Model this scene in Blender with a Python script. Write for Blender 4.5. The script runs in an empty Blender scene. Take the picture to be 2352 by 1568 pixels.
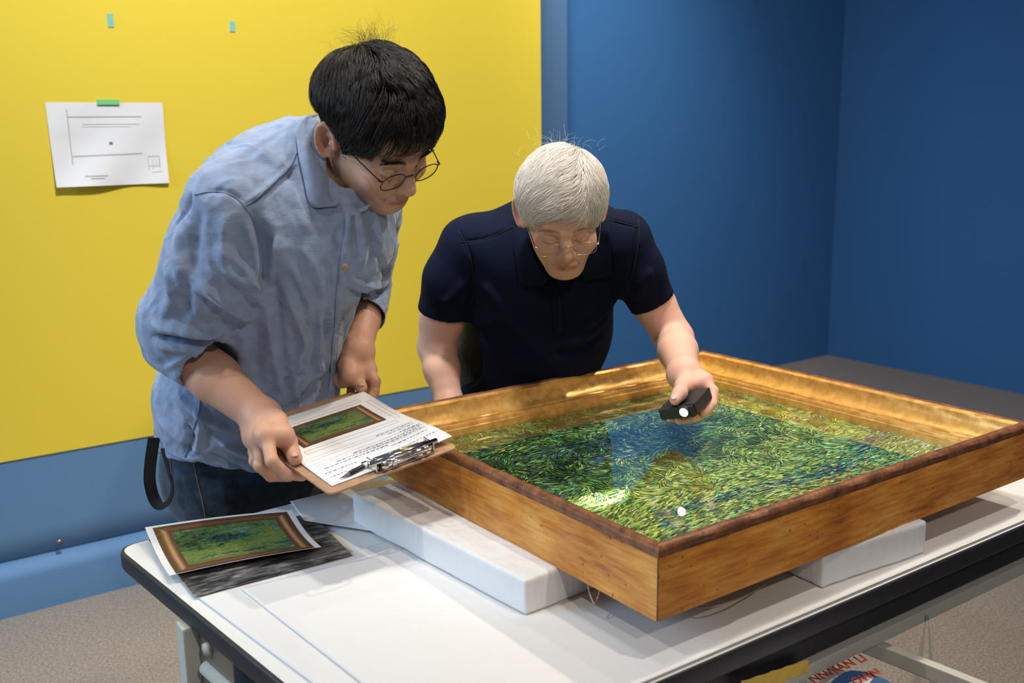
import bpy, bmesh, math, random
import numpy as np
from mathutils import Vector, Matrix, noise as mnoise
from mathutils.bvhtree import BVHTree

random.seed(7); rng = np.random.default_rng(7)
sc = bpy.context.scene
V = lambda *a: np.array(a, float)

# ------------------------------------------------------------------ camera
CH = 1.36
FPX = 2300.0
CR = np.array([[0.9999064886, 0.01367530998, 0.0],
               [-0.00274323, 0.2005785238, -0.9796737878],
               [-0.01339734273, 0.9795821771, 0.2005972819]])
cam_d = bpy.data.cameras.new('camera'); cam = bpy.data.objects.new('camera', cam_d)
sc.collection.objects.link(cam); sc.camera = cam
cam_d.sensor_width = 36.0; cam_d.lens = FPX / 2352 * 36
M4 = Matrix(CR.tolist()).to_4x4(); M4.translation = (0, 0, CH)
cam.matrix_world = M4
cam_d.dof.use_dof = True; cam_d.dof.focus_distance = 1.72; cam_d.dof.aperture_fstop = 5.0
cam_d.clip_start = 0.05

# ------------------------------------------------------------------ world, lights, exposure
w = bpy.data.worlds.new('world'); sc.world = w; w.use_nodes = True
w.node_tree.nodes['Background'].inputs[0].default_value = (0.62, 0.74, 1.0, 1)
w.node_tree.nodes['Background'].inputs[1].default_value = 0.125
sc.view_settings.view_transform = 'Standard'; sc.view_settings.look = 'None'
sc.view_settings.gamma = 1.0; sc.view_settings.use_curve_mapping = False
sc.view_settings.exposure = 0.0

def lamp(name, typ, loc, target, energy, color, **kw):
    d = bpy.data.lights.new(name, typ); d.energy = energy; d.color = color
    for k, v in kw.items(): setattr(d, k, v)
    o = bpy.data.objects.new(name, d); sc.collection.objects.link(o)
    o.location = loc
    o.rotation_euler = (Vector(target) - Vector(loc)).to_track_quat('-Z', 'Y').to_euler()
    return o
WARM = (1.0, 0.87, 0.72); NEUT = (1.0, 0.96, 0.9); COOL = (0.48, 0.70, 1.0)
# ceiling spots of the gallery, then an added front fill and a cool side light
lamp('spot_key', 'SPOT', (0.95, 0.75, 3.5), (0.15, 1.6, 0.9), 95, WARM, spot_size=math.radians(60), spot_blend=0.6, shadow_soft_size=0.045)
lamp('spot_left', 'SPOT', (-1.75, 0.35, 3.5), (0.1, 1.45, 0.8), 85, NEUT, spot_size=math.radians(52), spot_blend=0.6, shadow_soft_size=0.03)
lamp('spot_right', 'SPOT', (1.6, 2.5, 3.5), (0.0, 1.65, 0.95), 165, WARM, spot_size=math.radians(48), spot_blend=0.6, shadow_soft_size=0.045)
lamp('spot_back', 'SPOT', (0.45, 3.1, 3.7), (0.1, 1.75, 1.0), 35, WARM, spot_size=math.radians(60), spot_blend=0.7, shadow_soft_size=0.05)
lamp('spot_yellow_wall', 'SPOT', (0.0, 1.35, 4.0), (-0.1, 3.6, 1.25), 530, NEUT, spot_size=math.radians(95), spot_blend=0.9, shadow_soft_size=0.15)
lamp('spot_blue_wall', 'SPOT', (0.95, 3.5, 3.3), (0.30, 5.0, 1.3), 170, NEUT, spot_size=math.radians(68), spot_blend=1.0, shadow_soft_size=0.2)
lamp('fill_front', 'SPOT', (0.9, -1.3, 3.0), (0.35, 1.35, 0.8), 95, WARM, spot_size=math.radians(50), spot_blend=0.6, shadow_soft_size=0.05)  # added front fill for the frame's front sides and the faces
lamp('area_cool', 'AREA', (-3.2, 0.9, 2.2), (-0.3, 1.7, 0.9), 88, COOL, shape='RECTANGLE', size=1.6, size_y=1.2)  # area light added for the cool ambient from the left

# ------------------------------------------------------------------ geometry of the view: pixel + depth to a point in the room
def ray(x, y):
    return CR @ np.array([x - 1176.0, -(y - 784.0), -FPX]) / FPX
def W(x, y, Y):
    d = ray(x, y); return V(0, 0, CH) + d * (Y / d[1])
def PZ(x, y, z):
    d = ray(x, y); return V(0, 0, CH) + d * ((z - CH) / d[2])
def unit(v): v = np.asarray(v, float); return v / np.linalg.norm(v)

# ------------------------------------------------------------------ helpers
def tag(o, label=None, cat=None, group=None, kind=None):
    if label: o['label'] = label
    if cat: o['category'] = cat
    if group: o['group'] = group
    if kind: o['kind'] = kind
    return o
def link(o, parent=None):
    sc.collection.objects.link(o)
    if parent is not None:
        o.parent = parent
        o.matrix_parent_inverse = parent.matrix_world.inverted()
    return o
def empty(name, loc=(0, 0, 0)):
    o = bpy.data.objects.new(name, None); o.location = loc; o.empty_display_size = 0.05
    sc.collection.objects.link(o); o.matrix_world = Matrix.Translation(loc); return o
def mesh_np(name, verts, faces, mat, parent=None, smooth=True, cols=None, mats=None, midx=None):
    me = bpy.data.meshes.new(name)
    if isinstance(faces, np.ndarray):
        nf, k = faces.shape
        me.vertices.add(len(verts)); me.vertices.foreach_set('co', np.asarray(verts, np.float32).ravel())
        me.loops.add(nf * k); me.loops.foreach_set('vertex_index', faces.astype(np.int32).ravel())
        me.polygons.add(nf); me.polygons.foreach_set('loop_start', np.arange(0, nf * k, k, dtype=np.int32))
        me.update(calc_edges=True)
    else:
        me.from_pydata([tuple(map(float, v)) for v in verts], [], faces); me.update()
    me.polygons.foreach_set('use_smooth', np.full(len(me.polygons), smooth))
    if cols is not None:
        a = me.color_attributes.new('Col', 'FLOAT_COLOR', 'POINT')
        c = np.ones((len(verts), 4), np.float32); c[:, :3] = cols; a.data.foreach_set('color', c.ravel())
    for m in (mats or [mat]): me.materials.append(m)
    if midx is not None: me.polygons.foreach_set('material_index', np.asarray(midx, np.int32))
    o = bpy.data.objects.new(name, me); return link(o, parent)
def box(name, c, ax, half, mat, parent=None, bevel=0.0, seg=2):
    """box at centre c, axes rows ax, half sizes"""
    bm = bmesh.new(); bmesh.ops.create_cube(bm, size=2)
    for v in bm.verts:
        p = V(*v.co) * half
        v.co = c + p[0] * ax[0] + p[1] * ax[1] + p[2] * ax[2]
    bmesh.ops.recalc_face_normals(bm, faces=bm.faces)
    if bevel: bmesh.ops.bevel(bm, geom=list(bm.edges), offset=bevel, segments=seg, profile=0.6, affect='EDGES')
    me = bpy.data.meshes.new(name); bm.to_mesh(me); bm.free(); me.materials.append(mat)
    for p in me.polygons: p.use_smooth = False
    return link(bpy.data.objects.new(name, me), parent)
def prism(name, poly, z0, z1, mat, parent=None, bevel=0.0, mats=None):
    bm = bmesh.new(); n = len(poly)
    lo = [bm.verts.new((p[0], p[1], z0)) for p in poly]; hi = [bm.verts.new((p[0], p[1], z1)) for p in poly]
    bm.faces.new(lo[::-1]); top = bm.faces.new(hi)
    for i in range(n):
        f = bm.faces.new((lo[i], lo[(i + 1) % n], hi[(i + 1) % n], hi[i]))
        if mats: f.material_index = 1
    bmesh.ops.recalc_face_normals(bm, faces=bm.faces)
    if bevel: bmesh.ops.bevel(bm, geom=list(top.edges), offset=bevel, segments=2, affect='EDGES')
    me = bpy.data.meshes.new(name); bm.to_mesh(me); bm.free()
    for m in (mats or [mat]): me.materials.append(m)
    return link(bpy.data.objects.new(name, me), parent)
def tube(name, pts, r, mat, parent=None, n=8, closed=False, flat=None, cap=True):
    """tube along points; r scalar or list; flat=(normal, ratio) squashes along a direction"""
    P = np.array(pts, float); m = len(P)
    rr = np.full(m, r) if np.isscalar(r) else np.array(r, float)
    T = np.zeros_like(P)
    for i in range(m):
        a = P[(i - 1) % m] if (closed or i > 0) else P[i]; b = P[(i + 1) % m] if (closed or i < m - 1) else P[i]
        T[i] = unit(b - a)
    N = np.cross(T[0], V(0, 0, 1));  N = unit(N) if np.linalg.norm(N) > 1e-3 else V(1, 0, 0)
    vs = []
    for i in range(m):
        N = unit(N - T[i] * (N @ T[i])); B = np.cross(T[i], N)
        for k in range(n):
            a = 2 * math.pi * k / n
            d = (math.cos(a) * N + math.sin(a) * B) * rr[i]
            if flat is not None: d = d - flat[0] * (d @ flat[0]) * (1 - flat[1])
            vs.append(P[i] + d)
    fs = []
    for i in range(m if closed else m - 1):
        j = (i + 1) % m
        for k in range(n):
            l = (k + 1) % n; fs.append((i * n + k, i * n + l, j * n + l, j * n + k))
    if cap and not closed:
        fs.append(tuple(range(n))[::-1]); fs.append(tuple((m - 1) * n + k for k in range(n)))
    return mesh_np(name, vs, fs, mat, parent)
def strip(name, pts, wdir, half, nrm, th, mat, parent=None):
    """flat band of thickness th along points, width direction(s) wdir"""
    P = np.array(pts, float); m = len(P); vs = []
    for i in range(m):
        wd = wdir[i] if np.ndim(wdir) > 1 else wdir; nn = nrm[i] if np.ndim(nrm) > 1 else nrm
        h = half[i] if np.ndim(half) > 0 else half
        for s, t in ((-1, 0), (1, 0), (1, 1), (-1, 1)): vs.append(P[i] + wd * h * s + nn * th * t)
    fs = [(0, 1, 2, 3), tuple((m - 1) * 4 + k for k in (3, 2, 1, 0))]
    for i in range(m - 1):
        for k in range(4):
            l = (k + 1) % 4; fs.append((i * 4 + k, i * 4 + l, (i + 1) * 4 + l, (i + 1) * 4 + k))
    return mesh_np(name, vs, fs, mat, parent, smooth=False)
def spline(pts, n=40, closed=False):
    P = np.array(pts, float); m = len(P); out = []
    segs = m if closed else m - 1
    for s in range(segs):
        p0 = P[(s - 1) % m] if (closed or s > 0) else 2 * P[0] - P[1]
        p1 = P[s]; p2 = P[(s + 1) % m]
        p3 = P[(s + 2) % m] if (closed or s < m - 2) else 2 * P[-1] - P[-2]
        k = max(2, n // segs)
        for t in np.arange(k) / k:
            out.append(0.5 * ((2 * p1) + (-p0 + p2) * t + (2 * p0 - 5 * p1 + 4 * p2 - p3) * t * t + (-p0 + 3 * p1 - 3 * p2 + p3) * t ** 3))
    if not closed: out.append(P[-1])
    return np.array(out)
# vectorised value noise
def vnoise(P, seed=0):
    P = np.asarray(P, float); I = np.floor(P).astype(np.int64); F = P - I; F = F * F * (3 - 2 * F)
    def h(i, j, k):
        n = (i * 374761393 + j * 668265263 + k * 2147483647 + seed * 974634777) & 0xffffffff
        n = ((n ^ (n >> 13)) * 1274126177) & 0xffffffff; n = n ^ (n >> 16)
        return (n & 0xffff) / 32767.5 - 1
    x, y, z = I.T; fx, fy, fz = F.T; r = 0
    for a in (0, 1):
        for b in (0, 1):
            for c in (0, 1):
                r = r + h(x + a, y + b, z + c) * (fx if a else 1 - fx) * (fy if b else 1 - fy) * (fz if c else 1 - fz)
    return r
def fbm(P, o=3, seed=0):
    r = 0; a = 1; s = 0
    for i in range(o):
        r = r + a * vnoise(P * 2 ** i, seed + i); s += a; a *= 0.5
    return r / s

# ------------------------------------------------------------------ materials
def mat(name, col, rough=0.6, metal=0.0, bump=0.0, bscale=200.0, cvar=0.0, cscale=8.0, coat=0.0, sss=0.0, sheen=0.0,
        attr=False, spec=0.5, stretch=None, col2=None, dist=0.01, trans=0.0, ior=1.45, alpha=1.0, detail=4.0):
    m = bpy.data.materials.new(name); m.use_nodes = True; nt = m.node_tree; n = nt.nodes; l = nt.links
    b = n['Principled BSDF']; b.inputs['Base Color'].default_value = (*col, 1); b.inputs['Roughness'].default_value = rough
    b.inputs['Metallic'].default_value = metal; b.inputs['Specular IOR Level'].default_value = spec
    b.inputs['Coat Weight'].default_value = coat; b.inputs['Coat Roughness'].default_value = 0.08
    b.inputs['Sheen Weight'].default_value = sheen; b.inputs['Transmission Weight'].default_value = trans
    b.inputs['IOR'].default_value = ior; b.inputs['Alpha'].default_value = alpha
    if sss:
        b.inputs['Subsurface Weight'].default_value = sss; b.inputs['Subsurface Radius'].default_value = (1, 0.35, 0.2)
        b.inputs['Subsurface Scale'].default_value = 0.008
    tc = n.new('ShaderNodeTexCoord'); mp = n.new('ShaderNodeMapping'); l.new(tc.outputs['Object'], mp.inputs[0])
    if stretch: mp.inputs['Scale'].default_value = stretch
    src = None
    if attr:
        a = n.new('ShaderNodeAttribute'); a.attribute_name = 'Col'; src = a.outputs['Color']
    if cvar or col2:
        t = n.new('ShaderNodeTexNoise'); t.inputs['Scale'].default_value = cscale; t.inputs['Detail'].default_value = 6
        t.inputs['Roughness'].default_value = 0.6
        l.new(mp.outputs[0], t.inputs['Vector'])
        r = n.new('ShaderNodeValToRGB'); l.new(t.outputs['Fac'], r.inputs[0])
        c2 = col2 if col2 else tuple(c * (1 - cvar) for c in col); c1 = col if col2 else tuple(min(1, c * (1 + cvar * 0.6)) for c in col)
        r.color_ramp.elements[0].position = 0.33; r.color_ramp.elements[1].position = 0.67
        r.color_ramp.elements[0].color = (*c2, 1); r.color_ramp.elements[1].color = (*c1, 1)
        if src is not None:
            mx = n.new('ShaderNodeMix'); mx.data_type = 'RGBA'; mx.blend_type = 'MULTIPLY'; mx.inputs[0].default_value = 1
            l.new(src, mx.inputs[6]); l.new(r.outputs[0], mx.inputs[7]); src = mx.outputs[2]
        else: src = r.outputs[0]
    if src is not None: l.new(src, b.inputs['Base Color'])
    if bump:
        t2 = n.new('ShaderNodeTexNoise'); t2.inputs['Scale'].default_value = bscale; t2.inputs['Detail'].default_value = detail
        l.new(mp.outputs[0], t2.inputs['Vector'])
        bp = n.new('ShaderNodeBump'); bp.inputs['Strength'].default_value = bump; bp.inputs['Distance'].default_value = dist
        l.new(t2.outputs['Fac'], bp.inputs['Height']); l.new(bp.outputs[0], b.inputs['Normal'])
    return m
def weave(m, scale=900, strength=0.3, dist=0.0006, axis2=True):
    """adds a woven relief to a material"""
    nt = m.node_tree; n = nt.nodes; l = nt.links; b = n['Principled BSDF']
    tc = n.new('ShaderNodeTexCoord')
    w1 = n.new('ShaderNodeTexNoise'); w1.inputs['Scale'].default_value = scale
    mp = n.new('ShaderNodeMapping'); mp.inputs['Scale'].default_value = (1, 1, 0.08); l.new(tc.outputs['Object'], mp.inputs[0]); l.new(mp.outputs[0], w1.inputs['Vector'])
    w2 = n.new('ShaderNodeTexNoise'); w2.inputs['Scale'].default_value = scale
    mp2 = n.new('ShaderNodeMapping'); mp2.inputs['Scale'].default_value = (0.08, 0.08, 1); l.new(tc.outputs['Object'], mp2.inputs[0]); l.new(mp2.outputs[0], w2.inputs['Vector'])
    ad = n.new('ShaderNodeMath'); ad.operation = 'ADD'; l.new(w1.outputs['Fac'], ad.inputs[0]); l.new(w2.outputs['Fac'], ad.inputs[1])
    bp = n.new('ShaderNodeBump'); bp.inputs['Strength'].default_value = strength; bp.inputs['Distance'].default_value = dist
    l.new(ad.outputs[0], bp.inputs['Height'])
    if b.inputs['Normal'].is_linked: l.new(b.inputs['Normal'].links[0].from_socket, bp.inputs['Normal'])
    l.new(bp.outputs[0], b.inputs['Normal'])
    return m

MT = {}
MT['yellow'] = mat('yellow_wall_paint', (0.84, 0.64, 0.05), 0.75, bump=0.15, bscale=350, dist=0.002)
MT['blue'] = mat('blue_wall_paint', (0.12, 0.25, 0.45), 0.7, bump=0.15, bscale=300, dist=0.002)
MT['blue_shaded'] = mat('shaded_blue_wall_paint', (0.033, 0.135, 0.33), 0.7, bump=0.15, bscale=300, dist=0.002)  # the wall blue again, with the far walls' dimmer light put into the colour
MT['carpet'] = mat('carpet', (0.34, 0.285, 0.24), 0.95, bump=0.8, bscale=260, dist=0.006, cvar=0.45, cscale=150)
MT['table'] = mat('white_laminate', (0.78, 0.79, 0.78), 0.45)
MT['edge'] = mat('black_edge_band', (0.022, 0.022, 0.028), 0.45, bump=0.1, bscale=300)
MT['tissue'] = mat('white_tissue_paper', (0.72, 0.72, 0.715), 0.8, bump=0.5, bscale=14, dist=0.004, stretch=(1, 1, 1))
MT['wrap'] = mat('white_wrapping', (0.78, 0.785, 0.79), 0.55, bump=0.9, bscale=32, dist=0.006, stretch=(1, 1, 0.25))
MT['metal'] = mat('grey_painted_steel', (0.56, 0.55, 0.49), 0.45, bump=0.05, bscale=90)
MT['metal2'] = mat('bare_steel', (0.30, 0.27, 0.23), 0.35, metal=0.8)
MT['paper'] = mat('white_paper', (0.84, 0.84, 0.85), 0.6, bump=0.3, bscale=9, dist=0.006)
MT['ink'] = mat('grey_ink', (0.16, 0.15, 0.15), 0.7)
MT['ink_l'] = mat('pale_ink', (0.45, 0.43, 0.42), 0.7)
MT['print'] = mat('colour_print', (1, 1, 1), 0.35, attr=True)
MT['tape_g'] = mat('green_tape', (0.20, 0.66, 0.24), 0.5)
MT['tape_b'] = mat('turquoise_tape', (0.25, 0.58, 0.50), 0.5)
MT['tape_y'] = mat('yellow_tape', (0.75, 0.50, 0.06), 0.4, bump=0.5, bscale=25, dist=0.004)
MT['board'] = mat('brown_hardboard', (0.42, 0.25, 0.14), 0.55, cvar=0.15, cscale=60, bump=0.1, bscale=300)
MT['chrome'] = mat('chrome', (0.75, 0.72, 0.68), 0.13, metal=1.0)
MT['black'] = mat('black_plastic', (0.018, 0.020, 0.022), 0.5, bump=0.2, bscale=600, dist=0.001)
MT['strap'] = weave(mat('black_webbing', (0.008, 0.008, 0.009), 0.8))
MT['gold'] = mat('gilded_cove', (0.80, 0.48, 0.15), 0.36, metal=0.55, col2=(0.56, 0.30, 0.07), cscale=60, bump=0.2, bscale=150, dist=0.001)
MT['gilt_edge'] = mat('worn_red_bole_edge', (0.30, 0.115, 0.045), 0.45, col2=(0.11, 0.04, 0.02), cscale=45, bump=0.5, bscale=160, dist=0.002, metal=0.15)
MT['strapjeans'] = None
MT['denim'] = weave(mat('dark_denim', (0.022, 0.048, 0.085), 0.85, cvar=0.5, cscale=30, sheen=0.2, bump=0.4, bscale=25, dist=0.01), 700, 0.6, 0.001)
MT['thread'] = mat('tan_thread', (0.22, 0.18, 0.14), 0.8)
MT['shirt'] = weave(mat('blue_linen', (0.255, 0.33, 0.485), 0.85, cvar=0.14, cscale=35, sheen=0.25, bump=0.5, bscale=38, dist=0.006), 900, 0.35, 0.0010)
MT['shirt_seam'] = mat('blue_linen_seam', (0.19, 0.245, 0.37), 0.9)
MT['polo'] = weave(mat('navy_pique', (0.0035, 0.0065, 0.022), 0.9, sheen=0.0, spec=0.15, bump=0.2, bscale=20, dist=0.004), 800, 0.35, 0.0008)
MT['trouser'] = mat('dark_trousers', (0.03, 0.032, 0.035), 0.9, cvar=0.4, cscale=150)
MT['shoe'] = mat('black_leather', (0.015, 0.013, 0.012), 0.4)
MT['button'] = mat('wooden_button', (0.40, 0.28, 0.19), 0.4)
MT['skin_m'] = mat('tan_skin', (0.9, 0.9, 0.9), 0.48, attr=True, sss=0.12, bump=0.12, bscale=420, dist=0.001, spec=0.4)
MT['skin_w'] = mat('fair_skin', (0.9, 0.9, 0.9), 0.50, attr=True, sss=0.12, bump=0.15, bscale=380, dist=0.001, spec=0.35)
MT['nail_m'] = mat('fingernail', (0.60, 0.36, 0.28), 0.3, spec=0.6)
MT['nail_w'] = mat('pale_fingernail', (0.66, 0.42, 0.35), 0.3, spec=0.6)
MT['hair_b'] = mat('black_hair', (0.010, 0.0085, 0.008), 0.42, spec=0.5)
MT['hair_w'] = mat('silver_hair', (0.74, 0.69, 0.61), 0.45, spec=0.4)
MT['hair_wu'] = mat('silver_hair_under', (0.55, 0.49, 0.42), 0.8)
MT['rim_m'] = mat('dark_bronze_metal', (0.07, 0.05, 0.045), 0.3, metal=0.8)
MT['rim_w'] = mat('silver_metal', (0.7, 0.68, 0.66), 0.2, metal=1.0)
MT['temple_w'] = mat('dark_temple', (0.03, 0.02, 0.02), 0.3)
MT['poly'] = mat('printed_bag', (0.62, 0.60, 0.60), 0.35)
MT['red'] = mat('red_print', (0.55, 0.09, 0.05), 0.5)
MT['navy'] = mat('navy_print', (0.02, 0.08, 0.22), 0.5)
def vary(m, lo, hi):
    nt = m.node_tree; n = nt.nodes; l = nt.links; h = n.new('ShaderNodeHairInfo'); r = n.new('ShaderNodeValToRGB')
    r.color_ramp.elements[0].color = (*lo, 1); r.color_ramp.elements[1].color = (*hi, 1); l.new(h.outputs['Random'], r.inputs[0]); l.new(r.outputs[0], n['Principled BSDF'].inputs['Base Color'])
vary(MT['hair_w'], (0.58, 0.52, 0.45), (0.98, 0.95, 0.90)); vary(MT['hair_b'], (0.004, 0.0035, 0.003), (0.022, 0.017, 0.014))
def glass_mat(name, tint=(1, 1, 1), ior=1.5, boost=1.0):
    m = bpy.data.materials.new(name); m.use_nodes = True; nt = m.node_tree; n = nt.nodes; l = nt.links
    n.remove(n['Principled BSDF']); out = n['Material Output']
    t = n.new('ShaderNodeBsdfTransparent'); t.inputs[0].default_value = (*tint, 1)
    g = n.new('ShaderNodeBsdfGlossy'); g.inputs['Roughness'].default_value = 0.0; g.inputs['Color'].default_value = (1, 1, 1, 1)
    f = n.new('ShaderNodeLayerWeight'); f.inputs[0].default_value = 0.5          # Schlick reflectance, the same from both sides
    pw = n.new('ShaderNodeMath'); pw.operation = 'POWER'; pw.inputs[1].default_value = 5.0; l.new(f.outputs['Facing'], pw.inputs[0])
    mu = n.new('ShaderNodeMath'); mu.operation = 'MULTIPLY_ADD'; mu.inputs[1].default_value = 0.95 * boost; mu.inputs[2].default_value = 0.04 * boost; mu.use_clamp = True
    mx = n.new('ShaderNodeMixShader'); l.new(pw.outputs[0], mu.inputs[0]); l.new(mu.outputs[0], mx.inputs[0])
    l.new(t.outputs[0], mx.inputs[1]); l.new(g.outputs[0], mx.inputs[2]); l.new(mx.outputs[0], out.inputs[0])
    return m
MT['glass'] = glass_mat('glazing', boost=1.7)
MT['lens'] = glass_mat('lens_glass', (0.96, 0.97, 0.97), 1.5)
MT['film'] = glass_mat('clear_plastic_film', (0.86, 0.90, 0.90), 1.5, 2.0)
def emit_mat(name, col, s):
    m = bpy.data.materials.new(name); m.use_nodes = True; n = m.node_tree.nodes
    n['Principled BSDF'].inputs['Emission Color'].default_value = (*col, 1); n['Principled BSDF'].inputs['Emission Strength'].default_value = s
    return m
MT['led'] = emit_mat('lit_led_lens', (0.97, 0.98, 1.0), 6.0)
# aged varnished wood of the outer frame sides: grain streaks, ochre and orange-brown patches
def wood_mat():
    m = mat('varnished_frame_side', (0.50, 0.22, 0.055), 0.42, bump=0.25, bscale=70, dist=0.003, coat=0.12)
    nt = m.node_tree; n = nt.nodes; l = nt.links; b = n['Principled BSDF']
    at = n.new('ShaderNodeAttribute'); at.attribute_name = 'Grain'
    mp = n.new('ShaderNodeMapping'); mp.inputs['Scale'].default_value = (9.0, 90, 90); l.new(at.outputs['Vector'], mp.inputs[0])
    t = n.new('ShaderNodeTexNoise'); t.inputs['Scale'].default_value = 1.6; t.inputs['Detail'].default_value = 8; t.inputs['Roughness'].default_value = 0.65
    l.new(mp.outputs[0], t.inputs['Vector'])
    mp2 = n.new('ShaderNodeMapping'); mp2.inputs['Scale'].default_value = (6, 18, 18); l.new(at.outputs['Vector'], mp2.inputs[0])
    t2 = n.new('ShaderNodeTexNoise'); t2.inputs['Scale'].default_value = 1.3; t2.inputs['Detail'].default_value = 5; l.new(mp2.outputs[0], t2.inputs['Vector'])
    mx = n.new('ShaderNodeMath'); mx.operation = 'ADD'; l.new(t.outputs['Fac'], mx.inputs[0]); l.new(t2.outputs['Fac'], mx.inputs[1])
    r = n.new('ShaderNodeValToRGB'); l.new(mx.outputs[0], r.inputs[0])
    mm = n.new('ShaderNodeMath'); mm.operation = 'MULTIPLY'; mm.inputs[1].default_value = 0.5; l.new(mx.outputs[0], mm.inputs[0]); l.new(mm.outputs[0], r.inputs[0])
    e = r.color_ramp.elements; e[0].position = 0.36; e[0].color = (0.32, 0.095, 0.015, 1); e[1].position = 0.64; e[1].color = (0.80, 0.42, 0.11, 1)
    x = e.new(0.47); x.color = (0.58, 0.21, 0.03, 1); x = e.new(0.55); x.color = (0.70, 0.30, 0.05, 1)
    sp = n.new('ShaderNodeTexNoise'); sp.inputs['Scale'].default_value = 130; sp.inputs['Detail'].default_value = 2; l.new(at.outputs['Vector'], sp.inputs['Vector'])
    rr = n.new('ShaderNodeValToRGB'); l.new(sp.outputs['Fac'], rr.inputs[0]); rr.color_ramp.elements[0].position = 0.27; rr.color_ramp.elements[0].color = (0.25, 0.2, 0.15, 1)
    rr.color_ramp.elements[1].position = 0.33; rr.color_ramp.elements[1].color = (1, 1, 1, 1)
    mu = n.new('ShaderNodeMix'); mu.data_type = 'RGBA'; mu.blend_type = 'MULTIPLY'; mu.inputs[0].default_value = 1
    l.new(r.outputs[0], mu.inputs[6]); l.new(rr.outputs[0], mu.inputs[7]); l.new(mu.outputs[2], b.inputs['Base Color'])
    return m
MT['wood'] = wood_mat()

# ------------------------------------------------------------------ room shell
E1 = V(0.8146, 0.5800, 0); E2 = V(-0.5800, 0.8146, 0)
def plane_quad(name, pts, m, kind='structure', th=0.0):
    return tag(mesh_np(name, pts, [tuple(range(len(pts)))], m, smooth=False), kind=kind)
def at_uv(u, v, z): return E1 * u + E2 * v + V(0, 0, z)
WV = 3.08                        # distance of the yellow wall along E2
# floor
tag(mesh_np('floor', [(-7, -4, 0), (9, -4, 0), (9, 11, 0), (-7, 11, 0)], [(0, 1, 2, 3)], MT['carpet'], smooth=False), kind='structure')
# yellow wall: end found on the ray of its right edge
def wall_u(px, py, v):
    d = ray(px, py); t = v / (d @ E2); return (V(0, 0, CH) + d * t) @ E1
u_end = wall_u(1303, 300, WV); u_yel = wall_u(1243, 300, WV)
ZY, ZG = 0.467, 0.135
th = 0.12
box('wall_back', (at_uv((u_yel - 5) / 2, WV + th / 2 + 0.003, (3.6 + ZG + 0.11) / 2)), (E1, E2, V(0, 0, 1)), V((u_yel + 5) / 2, th / 2, (3.6 - ZG - 0.11) / 2), MT['blue'])['kind'] = 'structure'
# yellow field of the wall, 3 mm proud of the blue
box('trim_1', at_uv((u_yel - 5) / 2, WV + 0.0025, (3.6 + ZY) / 2), (E1, E2, V(0, 0, 1)), V((u_yel + 5) / 2, 0.0035, (3.6 - ZY) / 2), MT['yellow'])['kind'] = 'structure'
# lower edge of the blue band curls inwards, the skirting leans out below it
def sweep_wall(name, prof, u0, u1, m):
    vs = [at_uv(u, WV + p[0], p[1]) for u in (u0, u1) for p in prof]; k = len(prof)
    return tag(mesh_np(name, vs, [(i, i + 1, k + i + 1, k + i) for i in range(k - 1)], m), kind='structure')
prof = [(0.003, ZG + 0.11)] + [(0.003 + 0.085 * (1 - math.cos(a)), ZG + 0.11 - 0.115 * math.sin(a)) for a in np.linspace(0.1, 1.45, 12)] + [(0.12, ZG)]
sweep_wall('trim_2', prof, -5, u_yel, MT['blue'])
prof = [(0.12, ZG + 0.035), (0.09, ZG + 0.03)] + [(0.06 - 0.07 * math.sin(a), ZG - 0.03 + 0.055 * math.cos(a)) for a in np.linspace(0, 1.5, 10)] + [(-0.01, 0)]
sweep_wall('baseboard_back', prof, -5, u_yel, MT['blue'])
# narrow blue return at the wall's end, slanted so that it catches less light
rp0 = at_uv(u_yel, WV, 0)[:2]; rd = unit(V(0.30, 0.954)); rr0 = ray(1303, 300)[:2]
rt_ = np.linalg.solve(np.array([rr0, -rd]).T, rp0)[1]; rp1 = rp0 + rd * rt_; rn = V(-rd[1], rd[0]) * 0.10
prism('wall_return', [rp0, rp1, rp1 + rn, rp0 + rn], 0.0, 3.6, MT['blue'])['kind'] = 'structure'
# far blue walls
VB = 3.82; cu = (PZ(1900, 815, 0) @ E1)
box('wall_far', at_uv((u_end - 0.9 + cu) / 2, VB + 0.05, 1.8), (E1, E2, V(0, 0, 1)), V((cu - u_end + 0.9) / 2 + 0.1, 0.05, 1.8), MT['blue_shaded'])['kind'] = 'structure'
box('wall_right', at_uv(cu + 0.05, (VB - 3.6) / 2, 1.8), (E1, E2, V(0, 0, 1)), V(0.05, (VB + 3.6) / 2, 1.8), MT['blue_shaded'])['kind'] = 'structure'
# small dark hole in the blue band
def on_wall(px, py, v): 
    d = ray(px, py); return V(0, 0, CH) + d * (v / (d @ E2))
hp = on_wall(137, 1244, WV)
tag(tube('screw', [hp + E2 * 0.004, hp - E2 * 0.004], 0.008, MT['metal2'], n=12), 'small dark metal screw head in the pale blue lower wall', 'screw')

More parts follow.
